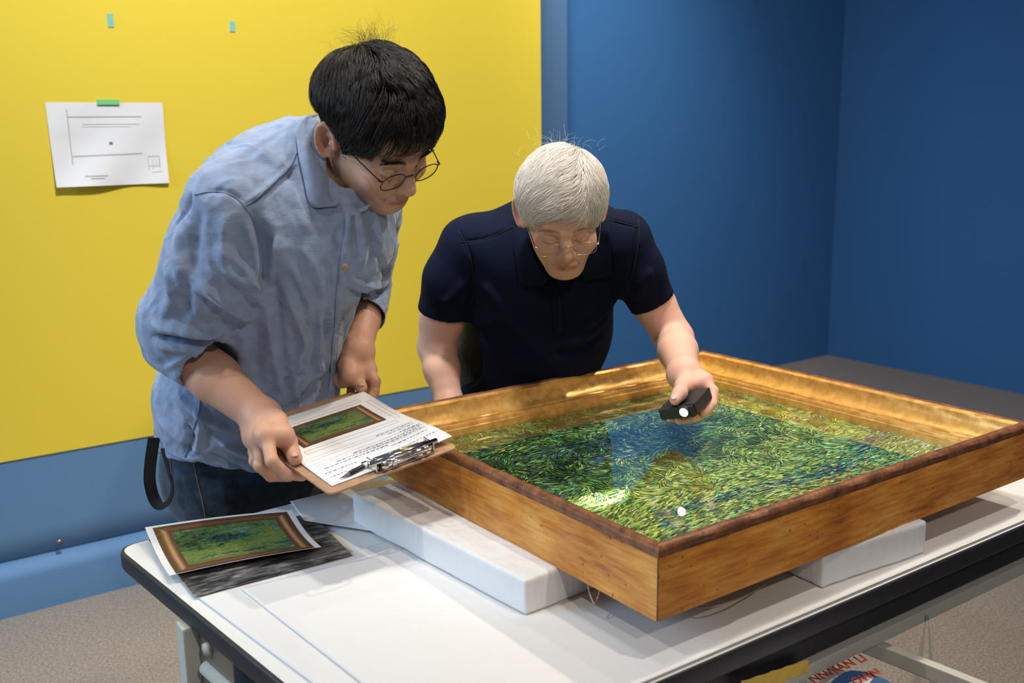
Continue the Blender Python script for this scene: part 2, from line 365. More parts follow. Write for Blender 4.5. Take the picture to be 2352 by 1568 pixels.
# plan drawing taped on the yellow wall
p0 = on_wall(103, 235, WV); p1 = on_wall(372, 236, WV); p2 = on_wall(386, 420, WV); p3 = on_wall(127, 430, WV)
def patch(fn, nu, nv): return np.array([fn(i / nu, j / nv) for j in range(nv + 1) for i in range(nu + 1)]), np.array([(j * (nu + 1) + i, j * (nu + 1) + i + 1, (j + 1) * (nu + 1) + i + 1, (j + 1) * (nu + 1) + i) for j in range(nv) for i in range(nu)])
NWALL = -E2
def drawing(u, v, lift=0.0):
    p = (p0 * (1 - u) + p1 * u) * (1 - v) + (p3 * (1 - u) + p2 * u) * v
    curl = 0.004 + 0.028 * max(0, v - 0.45) ** 1.3 * (1.2 - u) + 0.004 * math.sin(u * 9 + v * 5) * v + 0.012 * max(0, 0.25 - u - 0.5 * (1 - v))
    return p + NWALL * (curl + lift)
vs, fs = patch(drawing, 24, 18)
dr = mesh_np('plan_drawing', vs, fs, MT['paper']); tag(dr, 'white printed plan sheet taped on the yellow wall', 'paper')
def inkline(a, b, wd, m, par, fn=drawing, n=10, name='printed_line', th=0.0006):
    vs = []; 
    for i in range(n + 1):
        t = i / n; q = V(*a) * (1 - t) + V(*b) * t; d = unit(V(*b) - V(*a)); pn = V(-d[1], d[0]) * wd
        vs += [fn(q[0] + pn[0], q[1] + pn[1], th), fn(q[0] - pn[0], q[1] - pn[1], th)]
    return vs, [(2 * i, 2 * i + 1, 2 * i + 3, 2 * i + 2) for i in range(n)]
def inkset(name, lines, m, par, fn, kind=None):
    V_, F_ = [], []
    for a, b, wd in lines:
        v, f = inkline(a, b, wd, m, par, fn); o = len(V_); V_ += v; F_ += [tuple(i + o for i in q) for q in f]
    o = mesh_np(name, V_, F_, m, par, smooth=False)
    if kind: o['kind'] = kind
    return o
inkset('printed_line', [((0.165, 0.08), (0.165, 0.74), 0.0035), ((0.165, 0.17), (0.80, 0.17), 0.006), ((0.165, 0.64), (0.78, 0.62), 0.006)], MT['ink_l'], dr, drawing)
inkset('printed_square', [((0.495, 0.49), (0.525, 0.49), 0.016)], MT['ink'], dr, drawing)
inkset('title_block', [((0.83, 0.66), (0.94, 0.66), 0.004), ((0.83, 0.66), (0.83, 0.84), 0.002), ((0.87, 0.70), (0.87, 0.82), 0.002), ((0.90, 0.70), (0.90, 0.80), 0.002),
                      ((0.93, 0.68), (0.93, 0.80), 0.004), ((0.85, 0.86), (0.95, 0.85), 0.003), ((0.84, 0.78), (0.92, 0.78), 0.003), ((0.25, 0.88), (0.45, 0.88), 0.006),
                      ((0.30, 0.91), (0.42, 0.91), 0.006), ((0.28, 0.26), (0.78, 0.26), 0.003), ((0.28, 0.29), (0.7, 0.29), 0.002)], MT['ink_l'], dr, drawing, 'stuff')
tp = drawing(0.52, 0.0)
box('tape', tp + V(0, 0, 0.001) + NWALL * 0.0035, (E1, NWALL, V(0, 0, 1)), V(0.031, 0.0008, 0.007), MT['tape_g'], dr)
for (x, y), hh, lb in (((253, 47), 0.019, 'blue-green tape tab on yellow wall above the taped plan'), ((533, 61), 0.016, 'blue-green tape tab on yellow wall left of the dark-haired man')):
    c = on_wall(x, y, WV)
    o = box('tape_tab', c + NWALL * 0.002, (E1, NWALL, V(0, 0, 1)), V(0.0085, 0.001, hh), MT['tape_b'], bevel=0.0009)
    tag(o, lb, 'tape', 'tape tabs on the yellow wall')

# ------------------------------------------------------------------ table
TZ = 0.72
FA = V(0.163, 1.087); FD = unit(V(0.6808, 0.4750)); LA = V(-0.633, 1.507); LD = unit(V(0.352, -0.408))
BA = V(-0.6045, 1.546); BD = unit(V(0.260, 0.2045))
def isect(p, d, q, e):
    t = np.linalg.solve(np.array([d, -e]).T, q - p); return p + d * t[0]
cFL = isect(FA, FD, LA, LD); cBL = isect(BA, BD, LA, LD)
cFR = cFL + FD * 1.50; cBR = cBL + BD * 1.28
def rounded(poly, r, n=6):
    out = []
    for i in range(len(poly)):
        a, b, c = poly[i - 1], poly[i], poly[(i + 1) % len(poly)]
        p = b + unit(a - b) * r; q = b + unit(c - b) * r
        for t in np.linspace(0, 1, n): out.append((1 - t) ** 2 * p + 2 * t * (1 - t) * b + t * t * q)
    return out
tbl = empty('folding_table', (*((cFL + cBR) / 2), 0)); tag(tbl, 'white folding table with black edge under the framed painting', 'table')
poly = rounded([cFL, cFR, cBR, cBL], 0.035)
prism('tabletop', poly, TZ - 0.028, TZ - 0.001, MT['table'], tbl)
cen = sum(poly) / len(poly)
# black edge band as a ring
vs = []; N_ = len(poly)
for p in poly:
    o = unit(p - cen)
    for q, z in ((p + o * 0.0025, TZ - 0.030), (p + o * 0.004, TZ - 0.027), (p + o * 0.004, TZ - 0.005), (p + o * 0.002, TZ - 0.0012), (p - o * 0.002, TZ - 0.0008), (p - o * 0.01, TZ - 0.030)): vs.append((*q, z))
fs = [(i * 6 + k, i * 6 + (k + 1) % 6, ((i + 1) % N_) * 6 + (k + 1) % 6, ((i + 1) % N_) * 6 + k) for i in range(N_) for k in range(6)]
mesh_np('edge_band', vs, fs, MT['edge'], tbl)
FD3 = V(*FD, 0); LD3 = V(*LD, 0); UP = V(0, 0, 1); BD3 = V(*BD, 0); LDn = -LD3
cFL3 = V(*cFL, 0); cBL3 = V(*cBL, 0); cFR3 = V(*cFR, 0); cBR3 = V(*cBR, 0)
nF = unit(np.cross(UP, FD3)); nF = nF if nF @ LDn > 0 else -nF     # inward from the front edge
nL = unit(np.cross(UP, LD3)); nL = nL if nL @ FD3 > 0 else -nL     # inward from left edge
# front rail under the top
def beam(name, a, b, hw, hh, m, bev=0.002):
    d = unit(b - a); s = unit(np.cross(UP, d)) if abs(d[2]) < 0.9 else FD3; t = np.cross(d, s)
    return box(name, (a + b) / 2, (d, s, t), V(np.linalg.norm(b - a) / 2, hw, hh), m, tbl, bevel=bev)
beam('apron_rail', cFL3 + nF * 0.040 + FD3 * 0.10 + UP * 0.609, cFR3 + nF * 0.040 - FD3 * 0.05 + UP * 0.609, 0.010, 0.0105, MT['metal'])
beam('apron_panel', cFL3 + nF * 0.046 + FD3 * 0.10 + UP * 0.657, cFR3 + nF * 0.046 - FD3 * 0.05 + UP * 0.657, 0.004, 0.036, MT['edge'])
beam('apron_rail', cBL3 - nF * 0.05 + BD3 * 0.08 + UP * 0.668, cBR3 - nF * 0.05 - BD3 * 0.05 + UP * 0.668, 0.012, 0.022, MT['metal'])
beam('apron_rail', cFL3 + nL * 0.075 + LDn * 0.03 + UP * 0.672, cBL3 + nL * 0.075 - LDn * 0.06 + UP * 0.672, 0.004, 0.018, MT['metal'])
# legs with brackets and cross tube, at the left end
def leg_at(P): return beam('leg', P + UP * 0.012, P + UP * 0.69, 0.013, 0.016, MT['metal'], 0.003)
lgx = PZ(432, 1430, 0.69); 
LB = V(lgx[0], lgx[1], 0)
LF = LB + LD3 * 0.47
for P in (LB, LF, LB + FD3 * 1.20, LF + FD3 * 1.42):
    leg_at(P); box('foot', P + UP * 0.006, (FD3, nF, UP), V(0.02, 0.02, 0.006), MT['black'], tbl, bevel=0.003)
br = LB + nL * 0.05 + UP * 0.62
bk = prism('bracket', [br[:2] + d for d in (V(0.0, 0.0), V(0.004, 0.004))] if False else [], 0, 1, MT['metal2'], tbl) if False else None
def plate(name, c, ux, uz, outline, th, m):
    n_ = unit(np.cross(ux, uz)); vs = [c + ux * a + uz * b + n_ * t for t in (0, th) for a, b in outline]; k = len(outline)
    return mesh_np(name, vs, [tuple(range(k))[::-1], tuple(range(k, 2 * k))] + [(i, (i + 1) % k, k + (i + 1) % k, k + i) for i in range(k)], m, tbl, smooth=False)
bc = W(468, 1505, 1.30)
plate('bracket', bc, LD3, UP, [(-0.018, 0.035), (0.03, 0.05), (0.10, 0.05), (0.10, 0.0), (0.03, -0.055), (-0.005, -0.055), (-0.018, -0.005)], 0.002, MT['metal2'])
rc = W(476, 1490, 1.275)
tube('rivet', [rc + nL * 0.006, rc - nL * 0.004], [0.009, 0.009], MT['metal'], tbl, n=16)
t0 = W(474, 1533, 1.29)
tube('cross_tube', [t0, t0 + LD3 * 0.5], 0.0105, MT['metal'], tbl, n=16)
# brace seen beneath the right half of the table
s0 = W(1985, 1478, 1.42); s1 = W(2240, 1580, 1.34)
beam('brace', s0, s0 + (s1 - s0) * 1.2, 0.009, 0.012, MT['metal'])
# yellow tape on front rail
ta = W(1705, 1571, 1.157); 
rp = lambda px: None
def on_rail(px, py):     # point on the outer face of the front rail
    d = ray(px, py); q0 = cFL3 + nF * 0.0290; n_ = nF
    t = ((q0 - V(0, 0, CH)) @ n_) / (d @ n_); return V(0, 0, CH) + d * t
q = [on_rail(1700, 1562), on_rail(1852, 1512), on_rail(1856, 1540), on_rail(1700, 1600)]
vs, fs = patch(lambda u, v: (q[0] * (1 - u) + q[1] * u) * (1 - v) + (q[3] * (1 - u) + q[2] * u) * v - nF * (0.0015 + 0.002 * abs(math.sin(u * 14 + 3 * v))), 20, 6)
tag(mesh_np('tape_strip', vs, fs, MT['tape_y']), 'yellow tape strip stuck on the rail below the table edge', 'tape')

# clear plastic film hanging, printed bag
def film(x0, x1, xt, y0, y1, Y, nm):
    def f(u, v):
        x = xt + (x0 + (x1 - x0) * u - xt) * v + 3 * math.sin(u * 14 + v * 3) * v
        return W(x, y0 + (y1 - y0) * v, Y + 0.012 * math.sin(u * 17))
    vs, fs = patch(f, 24, 10); return vs, fs
a, b = film(2082, 2112, 2128, 1412, 1600, 1.47, ''); c, d = film(2134, 2152, 2132, 1412, 1600, 1.475, '')
o = mesh_np('plastic_film', np.concatenate([a, c]), np.concatenate([b, d + len(a)]), MT['film'])
tag(o, 'clear plastic film hanging below the table rail at right', 'film')
# printed bag: a cushion-like sack on the floor side under the table
bq = [W(1775, 1570, 1.27), W(1905, 1508, 1.36), W(1985, 1545, 1.34), W(2080, 1600, 1.28)]
bo = W(1905, 1512, 1.36); bu = unit(V(0.80, -0.55, -0.05)); bv = unit(V(-0.62, -0.78, -0.10)); bv = unit(bv - bu * (bu @ bv)); bn = unit(np.cross(bu, bv)); bn = bn if bn[2] > 0 else -bn
def bag(u, v, lift=0.0):
    h = 0.012 * (1 - (2 * u - 1) ** 6) * (1 - (2 * v - 1) ** 6)
    return bo + bu * (u * 0.30) + bv * (v * 0.30) + bn * (h + lift - 0.012)
vs, fs = patch(bag, 24, 24); vb = vs * V(1, 1, 0) + V(0, 0, 0.002)
ring = [i for i in range(25)] + [25 * j + 24 for j in range(1, 25)] + [24 * 25 + i for i in range(23, -1, -1)] + [25 * j for j in range(23, 0, -1)]
F_ = [tuple(f) for f in fs] + [tuple(int(i) + len(vs) for i in f[::-1]) for f in fs] + [(ring[i], ring[(i + 1) % len(ring)], ring[(i + 1) % len(ring)] + len(vs), ring[i] + len(vs)) for i in range(len(ring))]
bagO = mesh_np('printed_box', list(vs) + list(vb), F_, MT['poly']); tag(bagO, 'white printed box with red lettering and navy shapes under the table', 'box')
def text_on(body, size, origin, ux, uy, m, par, name='lettering', lift=0.002, extr=0.0004, shear=0.0, bold=0.0):
    cu_ = bpy.data.curves.new(name, 'FONT'); cu_.body = body; cu_.size = size; cu_.extrude = extr; cu_.offset = bold; cu_.shear = shear
    o = bpy.data.objects.new(name, cu_); nn = unit(np.cross(ux, uy))
    me = bpy.data.meshes.new_from_object(o); bpy.data.objects.remove(o); bpy.data.curves.remove(cu_)
    ob = bpy.data.objects.new(name, me); me.materials.append(m)
    Mx = Matrix(((ux[0], uy[0], nn[0], origin[0]), (ux[1], uy[1], nn[1], origin[1]), (ux[2], uy[2], nn[2], origin[2]), (0, 0, 0, 1)))
    me.transform(Mx); return link(ob, par)

# bag print: letters and shapes seen at its upper edge
def bagp(px, py): 
    d = ray(px, py); p = bo + bn * 0.001; t = ((p - V(0, 0, CH)) @ bn) / (d @ bn); return V(0, 0, CH) + d * t
def flat_poly(name, pts, m, par, lift):
    nn = bn; return mesh_np(name, [p + nn * lift for p in pts] + [p + nn * (lift - 0.0006) for p in pts], [tuple(range(len(pts))), tuple(range(2 * len(pts) - 1, len(pts) - 1, -1))] + [(i, i + len(pts), (i + 1) % len(pts) + len(pts), (i + 1) % len(pts)) for i in range(len(pts))], m, par, smooth=False)
flat_poly('navy_shape', [bagp(*q) for q in ((1915, 1562), (1938, 1546), (1955, 1541), (1993, 1545), (2040, 1565), (2080, 1600), (1880, 1600))], MT['navy'], bagO, 0.0018)
flat_poly('white_band', [bagp(*q) for q in ((1950, 1570), (1995, 1553), (2006, 1559), (1975, 1600), (1930, 1600))], MT['poly'], bagO, 0.0024)
tu = unit(bagp(1962, 1520) - bagp(1866, 1561)); tv = unit(np.cross(bn, tu))
if (bagp(1900, 1530) - bagp(1905, 1550)) @ tv < 0: tv = -tv
text_on('NN VAN LI', 0.022, bagp(1868, 1571) + bn * 0.0022, tu, tv, MT['red'], bagO, bold=0.0004)
text_on('OWN', 0.020, bagp(1966, 1577) + bn * 0.003, tu, tv, MT['red'], bagO, bold=0.0004)

# ------------------------------------------------------------------ tissue sheets on the table
def sheet(name, poly4, z, label, seed, amp=0.0012, nu=60, nv=60, ridge=None):
    P = [V(*p) for p in poly4]
    def f(u, v):
        p = (P[0] * (1 - u) + P[1] * u) * (1 - v) + (P[3] * (1 - u) + P[2] * u) * v
        return p
    vs, fs = patch(f, nu, nv); vs = np.c_[vs[:, :2], np.full(len(vs), z)]
    nz = fbm(vs * V(9, 9, 1) + seed, 3, seed); vs[:, 2] += amp * (nz * 0.5 + 0.5)
    if ridge is not None:
        for a, b, wd, h in ridge:
            a = V(*a); b = V(*b); d = unit(b - a); rel = vs[:, :2] - a; t = rel @ d; s = rel @ V(-d[1], d[0])
            vs[:, 2] += h * np.exp(-(s / wd) ** 2) * (t > -0.01) * (t < np.linalg.norm(b - a) + 0.01)
    o = mesh_np(name, np.r_[vs], fs, MT['tissue'])
    md = o.modifiers.new('thick', 'SOLIDIFY'); md.thickness = 0.0004; md.offset = -1
    return tag(o, label, 'paper')
q0 = PZ(452, 1372, TZ)[:2]; q1 = PZ(830, 1262, TZ)[:2]
in2 = lambda p, d: p + d
sA = cFL + FD * 0.030 - 0 * LD; 
pA = [q0, q1 + BD * 0.0, cBR - BD * 0.06 - 0.0 * LD, cFR - FD * 0.02 - V(*nF[:2]) * 0]
lo0 = cFL + FD * 0.028 + V(*nF[:2]) * 0.006
sheet('tissue_sheet', [lo0, q0, q1 + (q1 - q0) * 2.2, cFR + V(*nF[:2]) * 0.45], TZ + 0.0006, 'large white tissue sheet spread over the front of the table', 3,
      nu=80, nv=120)
s2a = PZ(850, 1590, TZ)[:2]; 
lowr = cFR + V(*nF[:2]) * 0.004
s2b = PZ(552, 1356, TZ)[:2]; s2c = isect(FA + V(*nF[:2]) * 0.004, FD, s2b, unit(s2a - s2b))
sheet('tissue_sheet', [s2c, s2b, PZ(1500, 1130, TZ)[:2], lowr], TZ + 0.0028, 'second tissue sheet under the picture frame, along front table edge', 9, nu=80, nv=120)
sheet('tissue_sheet', [PZ(700, 1205, TZ)[:2], cBL + BD * 0.30 - V(*nF[:2]) * 0.01, cBL + BD * 0.62 - V(*nF[:2]) * 0.01, PZ(930, 1240, TZ)[:2]], TZ + 0.0050, 'crumpled tissue sheet at back edge of table below the clipboard', 15, amp=0.004)

# ------------------------------------------------------------------ wrapped foam blocks
def wrapped_block(name, c, ax, half, label, seed):
    bm = bmesh.new(); bmesh.ops.create_cube(bm, size=2)
    for v in bm.verts: v.co = V(*v.co) * half
    bmesh.ops.bevel(bm, geom=list(bm.edges), offset=0.006, segments=3, profile=0.6, affect='EDGES')
    L = [e for e in bm.edges]
    bmesh.ops.subdivide_edges(bm, edges=[e for e in bm.edges if e.calc_length() > 0.03], cuts=22, use_grid_fill=True)
    bm.normal_update()
    vs = np.array([v.co[:] for v in bm.verts]); nr = np.array([v.normal[:] for v in bm.verts])
    d = 0.0012 * fbm(vs * V(60, 60, 22), 3, seed) + 0.0022 * fbm(vs * V(14, 14, 14), 2, seed + 5)
    vs = vs + nr * d[:, None]; vs[:, 2] = np.maximum(vs[:, 2], -half[2])
    for v, p in zip(bm.verts, vs): v.co = c + p[0] * ax[0] + p[1] * ax[1] + p[2] * ax[2]
    me = bpy.data.meshes.new(name); bm.to_mesh(me); bm.free(); me.materials.append(MT['wrap'])
    for p in me.polygons: p.use_smooth = True
    return tag(link(bpy.data.objects.new(name, me)), label, 'block', 'wrapped foam blocks under the frame')
ZF = 0.777                      # underside of frame
bh = (ZF - TZ - 0.0045) / 2 
k0 = PZ(1207, 1416, TZ + 0.004); k1 = PZ(811, 1200, TZ + 0.004); k2 = PZ(1350, 1370, TZ + 0.004)
a1 = unit((k1 - k0) * V(1, 1, 0)); a2 = unit(np.cross(a1, UP)); a2 = a2 if a2 @ (k2 - k0) > 0 else -a2
L1, L2 = np.linalg.norm((k1 - k0)[:2]), 0.17
wrapped_block('foam_block', k0 * V(1, 1, 0) + a1 * L1 / 2 + a2 * L2 / 2 + UP * (TZ + 0.0042 + bh), (a1, a2, UP), V(L1 / 2, L2 / 2, bh), 'long white wrapped foam block under the left side of the frame', 21)
m0 = PZ(1888, 1354, TZ + 0.004); m1 = PZ(2125, 1270, TZ + 0.004)
b1 = unit((m1 - m0) * V(1, 1, 0)); b2 = unit(np.cross(UP, b1)); LL = np.linalg.norm(m1 - m0)
wrapped_block('foam_block', m0 * V(1, 1, 0) + b1 * LL / 2 + b2 * 0.09 + UP * (TZ + 0.0042 + bh), (b1, b2, UP), V(LL / 2, 0.09, bh), 'short white wrapped foam block under the right front of the frame', 33)

# ------------------------------------------------------------------ picture frame
FA3 = V(0.1724, 1.1287, 0); LU, LVv = 0.866, 0.759
pf = empty('picture_frame', (*(FA3 + E1 * LU / 2 + E2 * LVv / 2)[:2], ZF)); tag(pf, 'large gilded wooden picture frame lying face up on the table', 'picture frame')
ZT = 0.875; GZ = 0.818
# cross-section: inset d from the outer side, height z, material
prof = [(0.0, ZF, 0), (0.0, ZT - 0.016, 0), (0.0005, ZT - 0.014, 1), (-0.0015, ZT - 0.010, 1), (-0.001, ZT - 0.005, 1), (0.003, ZT - 0.001, 1), (0.009, ZT, 1), (0.014, ZT - 0.002, 1), (0.0165, ZT - 0.006, 2),
        (0.018, ZT - 0.0065, 2), (0.0185, ZT - 0.009, 2)]
prof += [(0.0185 + 0.030 * (1 - math.cos(a)), ZT - 0.009 - 0.030 * math.sin(a), 2) for a in np.linspace(0.15, 1.45, 9)]
prof += [(0.047, ZT - 0.0375, 2), (0.0475, ZT - 0.0345, 2), (0.0492, ZT - 0.0335, 2), (0.0508, ZT - 0.035, 2), (0.0512, ZT - 0.0385, 2), (0.0530, ZT - 0.0395, 2), (0.0555, ZT - 0.0372, 2), (0.0590, ZT - 0.0372, 2), (0.0615, ZT - 0.0405, 2), (0.0620, ZT - 0.0445, 2), (0.065, ZT - 0.0455, 2), (0.0655, ZT - 0.052, 2), (0.066, ZT - 0.064, 2), (0.066, ZF + 0.01, 2), (0.04, ZF, 0)]
def rail(c, du, dv, Ln, label_seed):
    """rail whose outer face runs from corner c along du for Ln, dv points inward"""
    n = 60; vs = []; gr = []; k = len(prof)
    for i in range(n + 1):
        for j, (d, z, m) in enumerate(prof):
            a, b = max(d, 0), Ln - max(d, 0)
            if d < 0: a, b = d, Ln - d
            s = a + (b - a) * i / n
            wob = 0.0006 * math.sin(i * 0.9 + j + label_seed) * (0 < i < n)
            vs.append(c + du * s + dv * (d + (wob if m else 0)) + UP * (z + (wob if j in (4, 5, 6) else 0))); gr.append((s + label_seed * 3.7, d, z))
    fs = [(i * k + j, i * k + (j + 1) % k, (i + 1) * k + (j + 1) % k, (i + 1) * k + j) for i in range(n) for j in range(k)]
    fs2 = [tuple(range(k))[::-1], tuple(n * k + j for j in range(k))]
    mi = [[0, 1, 2][max(prof[j][2], prof[(j + 1) % k][2]) if j < k - 1 else 0] for i in range(n) for j in range(k)] + [0, 0]
    o = mesh_np('rail', vs, fs + fs2, None, pf, mats=[MT['wood'], MT['gilt_edge'], MT['gold']], midx=mi)
    at = o.data.attributes.new('Grain', 'FLOAT_VECTOR', 'POINT'); at.data.foreach_set('vector', np.array(gr, np.float32).ravel())
    bm = bmesh.new(); bm.from_mesh(o.data); bmesh.ops.recalc_face_normals(bm, faces=bm.faces); bm.to_mesh(o.data); bm.free()
    o.data.set_sharp_from_angle(angle=math.radians(42))
    return o
rail(FA3, E1, E2, LU, 1)
rail(FA3 + E2 * LVv, E1, -E2, LU, 2)
rail(FA3, E2, E1, LVv, 3)
rail(FA3 + E1 * LU, E2, -E1, LVv, 4)
ins = 0.060
for c_, du_, dv_ in ((FA3, E1, E2), (FA3 + E1 * LU, -E1, E2)):
    tube('mitre_joint', [c_ - (du_ + dv_) * 0.0003 + UP * z for z in np.linspace(ZF + 0.001, ZT - 0.012, 8)], 0.0009, MT['gilt_edge'], pf, n=6)
gq = [FA3 + E1 * ins + E2 * ins, FA3 + E1 * (LU - ins) + E2 * ins, FA3 + E1 * (LU - ins) + E2 * (LVv - ins), FA3 + E1 * ins + E2 * (LVv - ins)]
# canvas with brush strokes (a generic green and yellow dabbed field)
HU, HV = LU - 2 * ins, LVv - 2 * ins
PZ0 = GZ - 0.006
PALV = np.array([(0.02, 0.055, 0.02), (0.10, 0.20, 0.03), (0.42, 0.50, 0.06), (0.72, 0.70, 0.16), (0.07, 0.36, 0.10), (0.24, 0.52, 0.24), (0.015, 0.045, 0.075), (0.05, 0.14, 0.20),
                 (0.56, 0.34, 0.05), (0.66, 0.74, 0.50), (0.74, 0.70, 0.36), (0.10, 0.07, 0.02), (0.62, 0.68, 0.64), (0.02, 0.24, 0.16), (0.20, 0.36, 0.08)]) * np.array([0.86, 1.0, 1.2])
def paint_weights(u, v):
    """u, v in 0..1; palette weights of a loose field: dark greens at back left, light yellow green in the middle, blue-green bands"""
    n = fbm(np.c_[u * 5, v * 7, u * 0 + 1], 3, 4); n2 = fbm(np.c_[u * 9 + 3, v * 11, u * 0 + 2], 3, 8); n3 = fbm(np.c_[u * 3, v * 14, u * 0 + 6], 2, 12)
    g = lambda a, b, s, t: np.exp(-((u - a) / s) ** 2 - ((v - b) / t) ** 2)
    dark = g(0.12, 0.72, 0.30, 0.30) + 0.35 * g(0.55, 0.62, 0.22, 0.14) + 0.5 * n
    light = g(0.30, 0.22, 0.42, 0.22) + 0.8 * g(0.72, 0.3, 0.35, 0.2) + 0.5 * n2 + 0.5 * g(0.9, 0.55, 0.15, 0.25)
    blue = 0.9 * np.exp(-((v - 0.10 - 0.04 * np.sin(u * 7) - 0.16 * u) / 0.045) ** 2) * (u > 0.12) + 0.8 * g(0.45, 0.66, 0.20, 0.12) + 0.45 * n3
    ochre = 0.8 * np.exp(-((v - 0.02 - 0.09 * u) / 0.05) ** 2) * (u < 0.75) + 0.25 * n2 * (n2 > 0.2)
    pale = 0.55 * g(0.60, 0.80, 0.22, 0.12) + 0.8 * g(1.0, 0.12, 0.10, 0.16) + 0.3 * (n3 > 0.45)
    brown = 0.5 * g(0.80, 0.92, 0.25, 0.10) + 0.55 * g(0.36, 0.48, 0.07, 0.07)
    z = np.zeros_like(u); W_ = np.stack([
        0.8 * dark, 0.35 + 0.3 * dark, 0.35 + 0.5 * light, 0.55 * light, 0.35 + 0.4 * g(0.75, 0.22, 0.3, 0.14), 0.25 + 0.5 * g(0.8, 0.25, 0.3, 0.18),
        0.35 * dark + 0.7 * blue, 0.12 + 0.95 * blue, 1.3 * ochre, 0.6 * pale + 0.15 * light, 0.3 * light + 0.35 * pale, 0.3 * dark * 0.5 + brown, 0.5 * pale, 0.35 * blue + 0.10, 0.35 + z])
    return np.clip(W_, 0.0, None) ** 2.6
def paint_color(u, v, r):
    Wt = paint_weights(u, v); c = np.cumsum(Wt, 0); c /= c[-1]; idx = (r[None, :] > c).sum(0)
    return PALV[np.clip(idx, 0, len(PALV) - 1)]
fans = rng.random((70, 2)); fans[:, 1] = 0.25 + fans[:, 1] * 0.8
def flow(u, v):
    d = np.stack([u[:, None] - fans[:, 0], (v[:, None] - fans[:, 1]) * HV / HU], -1); r = np.linalg.norm(d, axis=-1); i = r.argmin(1); rm = r[np.arange(len(u)), i]
    dd = d[np.arange(len(u)), i] / (rm[:, None] + 1e-6)
    ang = 0.15 + 0.6 * fbm(np.c_[u * 3, v * 3, u * 0], 2, 31)
    base = np.c_[np.cos(ang), np.sin(ang)]; wgt = np.clip(1.4 - rm / 0.075, 0, 1)[:, None] * (v > 0.25)[:, None]
    o = base * (1 - wgt) + dd * wgt; return o / np.linalg.norm(o, axis=1)[:, None]
def strokes(n, L, Wd, seed, dark=1.0):
    r = np.random.default_rng(seed); u, v = r.random(n), r.random(n)
    col = paint_color(u, v, r.random(n)) * (0.75 + 0.5 * r.random((n, 1))) * dark
    d = flow(u, v); l = L * (0.5 + r.random(n)); wd = Wd * (0.6 + 0.8 * r.random(n)); cv = r.normal(0, 0.25, n)
    return u, v, col, d, l, wd, cv
def ribbon_mesh(name, sets, org, z0, par, m):
    VV, CC, FF = [], [], []; off = 0; zz = z0
    for (u, v, col, d, l, wd, cv) in sets:
        n = len(u); t = np.linspace(-0.5, 0.5, 4); wp = np.array([0.45, 1, 0.9, 0.15])
        X = u[:, None] * HU + d[:, 0:1] * l[:, None] * t + (-d[:, 1:2]) * l[:, None] * cv[:, None] * (t ** 2)
        Y = v[:, None] * HV + d[:, 1:2] * l[:, None] * t + d[:, 0:1] * l[:, None] * cv[:, None] * (t ** 2)
        nx, ny = -d[:, 1:2] * wd[:, None] * wp / 2, d[:, 0:1] * wd[:, None] * wp / 2
        zt = zz + np.arange(n)[:, None] / n * 0.0009 + 0 * X
        def P(s):
            x = np.clip(X + s * nx, 0, HU); y = np.clip(Y + s * ny, 0, HV)
            return org[None, None, :] + x[..., None] * E1 + y[..., None] * E2 + (zt + (0.0003 if s > 0 else 0))[..., None] * UP
        A, B = P(1), P(-1); vs = np.stack([A, B], 2).reshape(-1, 3)      # stroke, step, side
        base = off + np.arange(n)[:, None] * 8 + np.arange(3)[None] * 2
        FF.append(np.stack([base, base + 1, base + 3, base + 2], -1).reshape(-1, 4)); VV.append(vs); CC.append(np.repeat(col, 8, 0)); off += n * 8; zz += 0.0009
    return mesh_np(name, np.concatenate(VV), np.concatenate(FF), m, par, smooth=False, cols=np.clip(np.concatenate(CC), 0, 1))
MT['oil'] = mat('oil_paint', (1, 1, 1), 0.55, attr=True, spec=0.4)
box('canvas', (gq[0] + gq[2]) / 2 + UP * (PZ0 - 0.006), (E1, E2, UP), V(HU / 2, HV / 2, 0.005), mat('green_ground', (0.10, 0.15, 0.05), 0.7, cvar=0.5, cscale=30), pf)
st = ribbon_mesh('brush_strokes', [strokes(9000, 0.026, 0.0055, 1), strokes(17000, 0.019, 0.0033, 2), strokes(16000, 0.014, 0.0019, 3), strokes(7000, 0.013, 0.0014, 4, 0.16), strokes(3500, 0.011, 0.0015, 5, 1.5)], gq[0], PZ0, pf, MT['oil']); st['kind'] = 'stuff'
mesh_np('glass_pane', [p + UP * GZ for p in gq], [(0, 1, 2, 3)], MT['glass'], pf, smooth=False)
# wire loop hanging under the left rail
hk = W(1350, 1337, 1.245); 
pts = spline([W(1350, 1337, 1.245), W(1354, 1360, 1.24), W(1362, 1380, 1.235), W(1367, 1384, 1.235), W(1373, 1372, 1.24), W(1380, 1345, 1.25)], 30)
tube('hanging_wire', pts, 0.0011, MT['rim_w'], pf)
tube('hanging_wire', spline([W(1600, 1395, 1.22), W(1640, 1392, 1.20), W(1700, 1372, 1.22), W(1760, 1340, 1.28)], 20), 0.0011, MT['metal2'], pf)

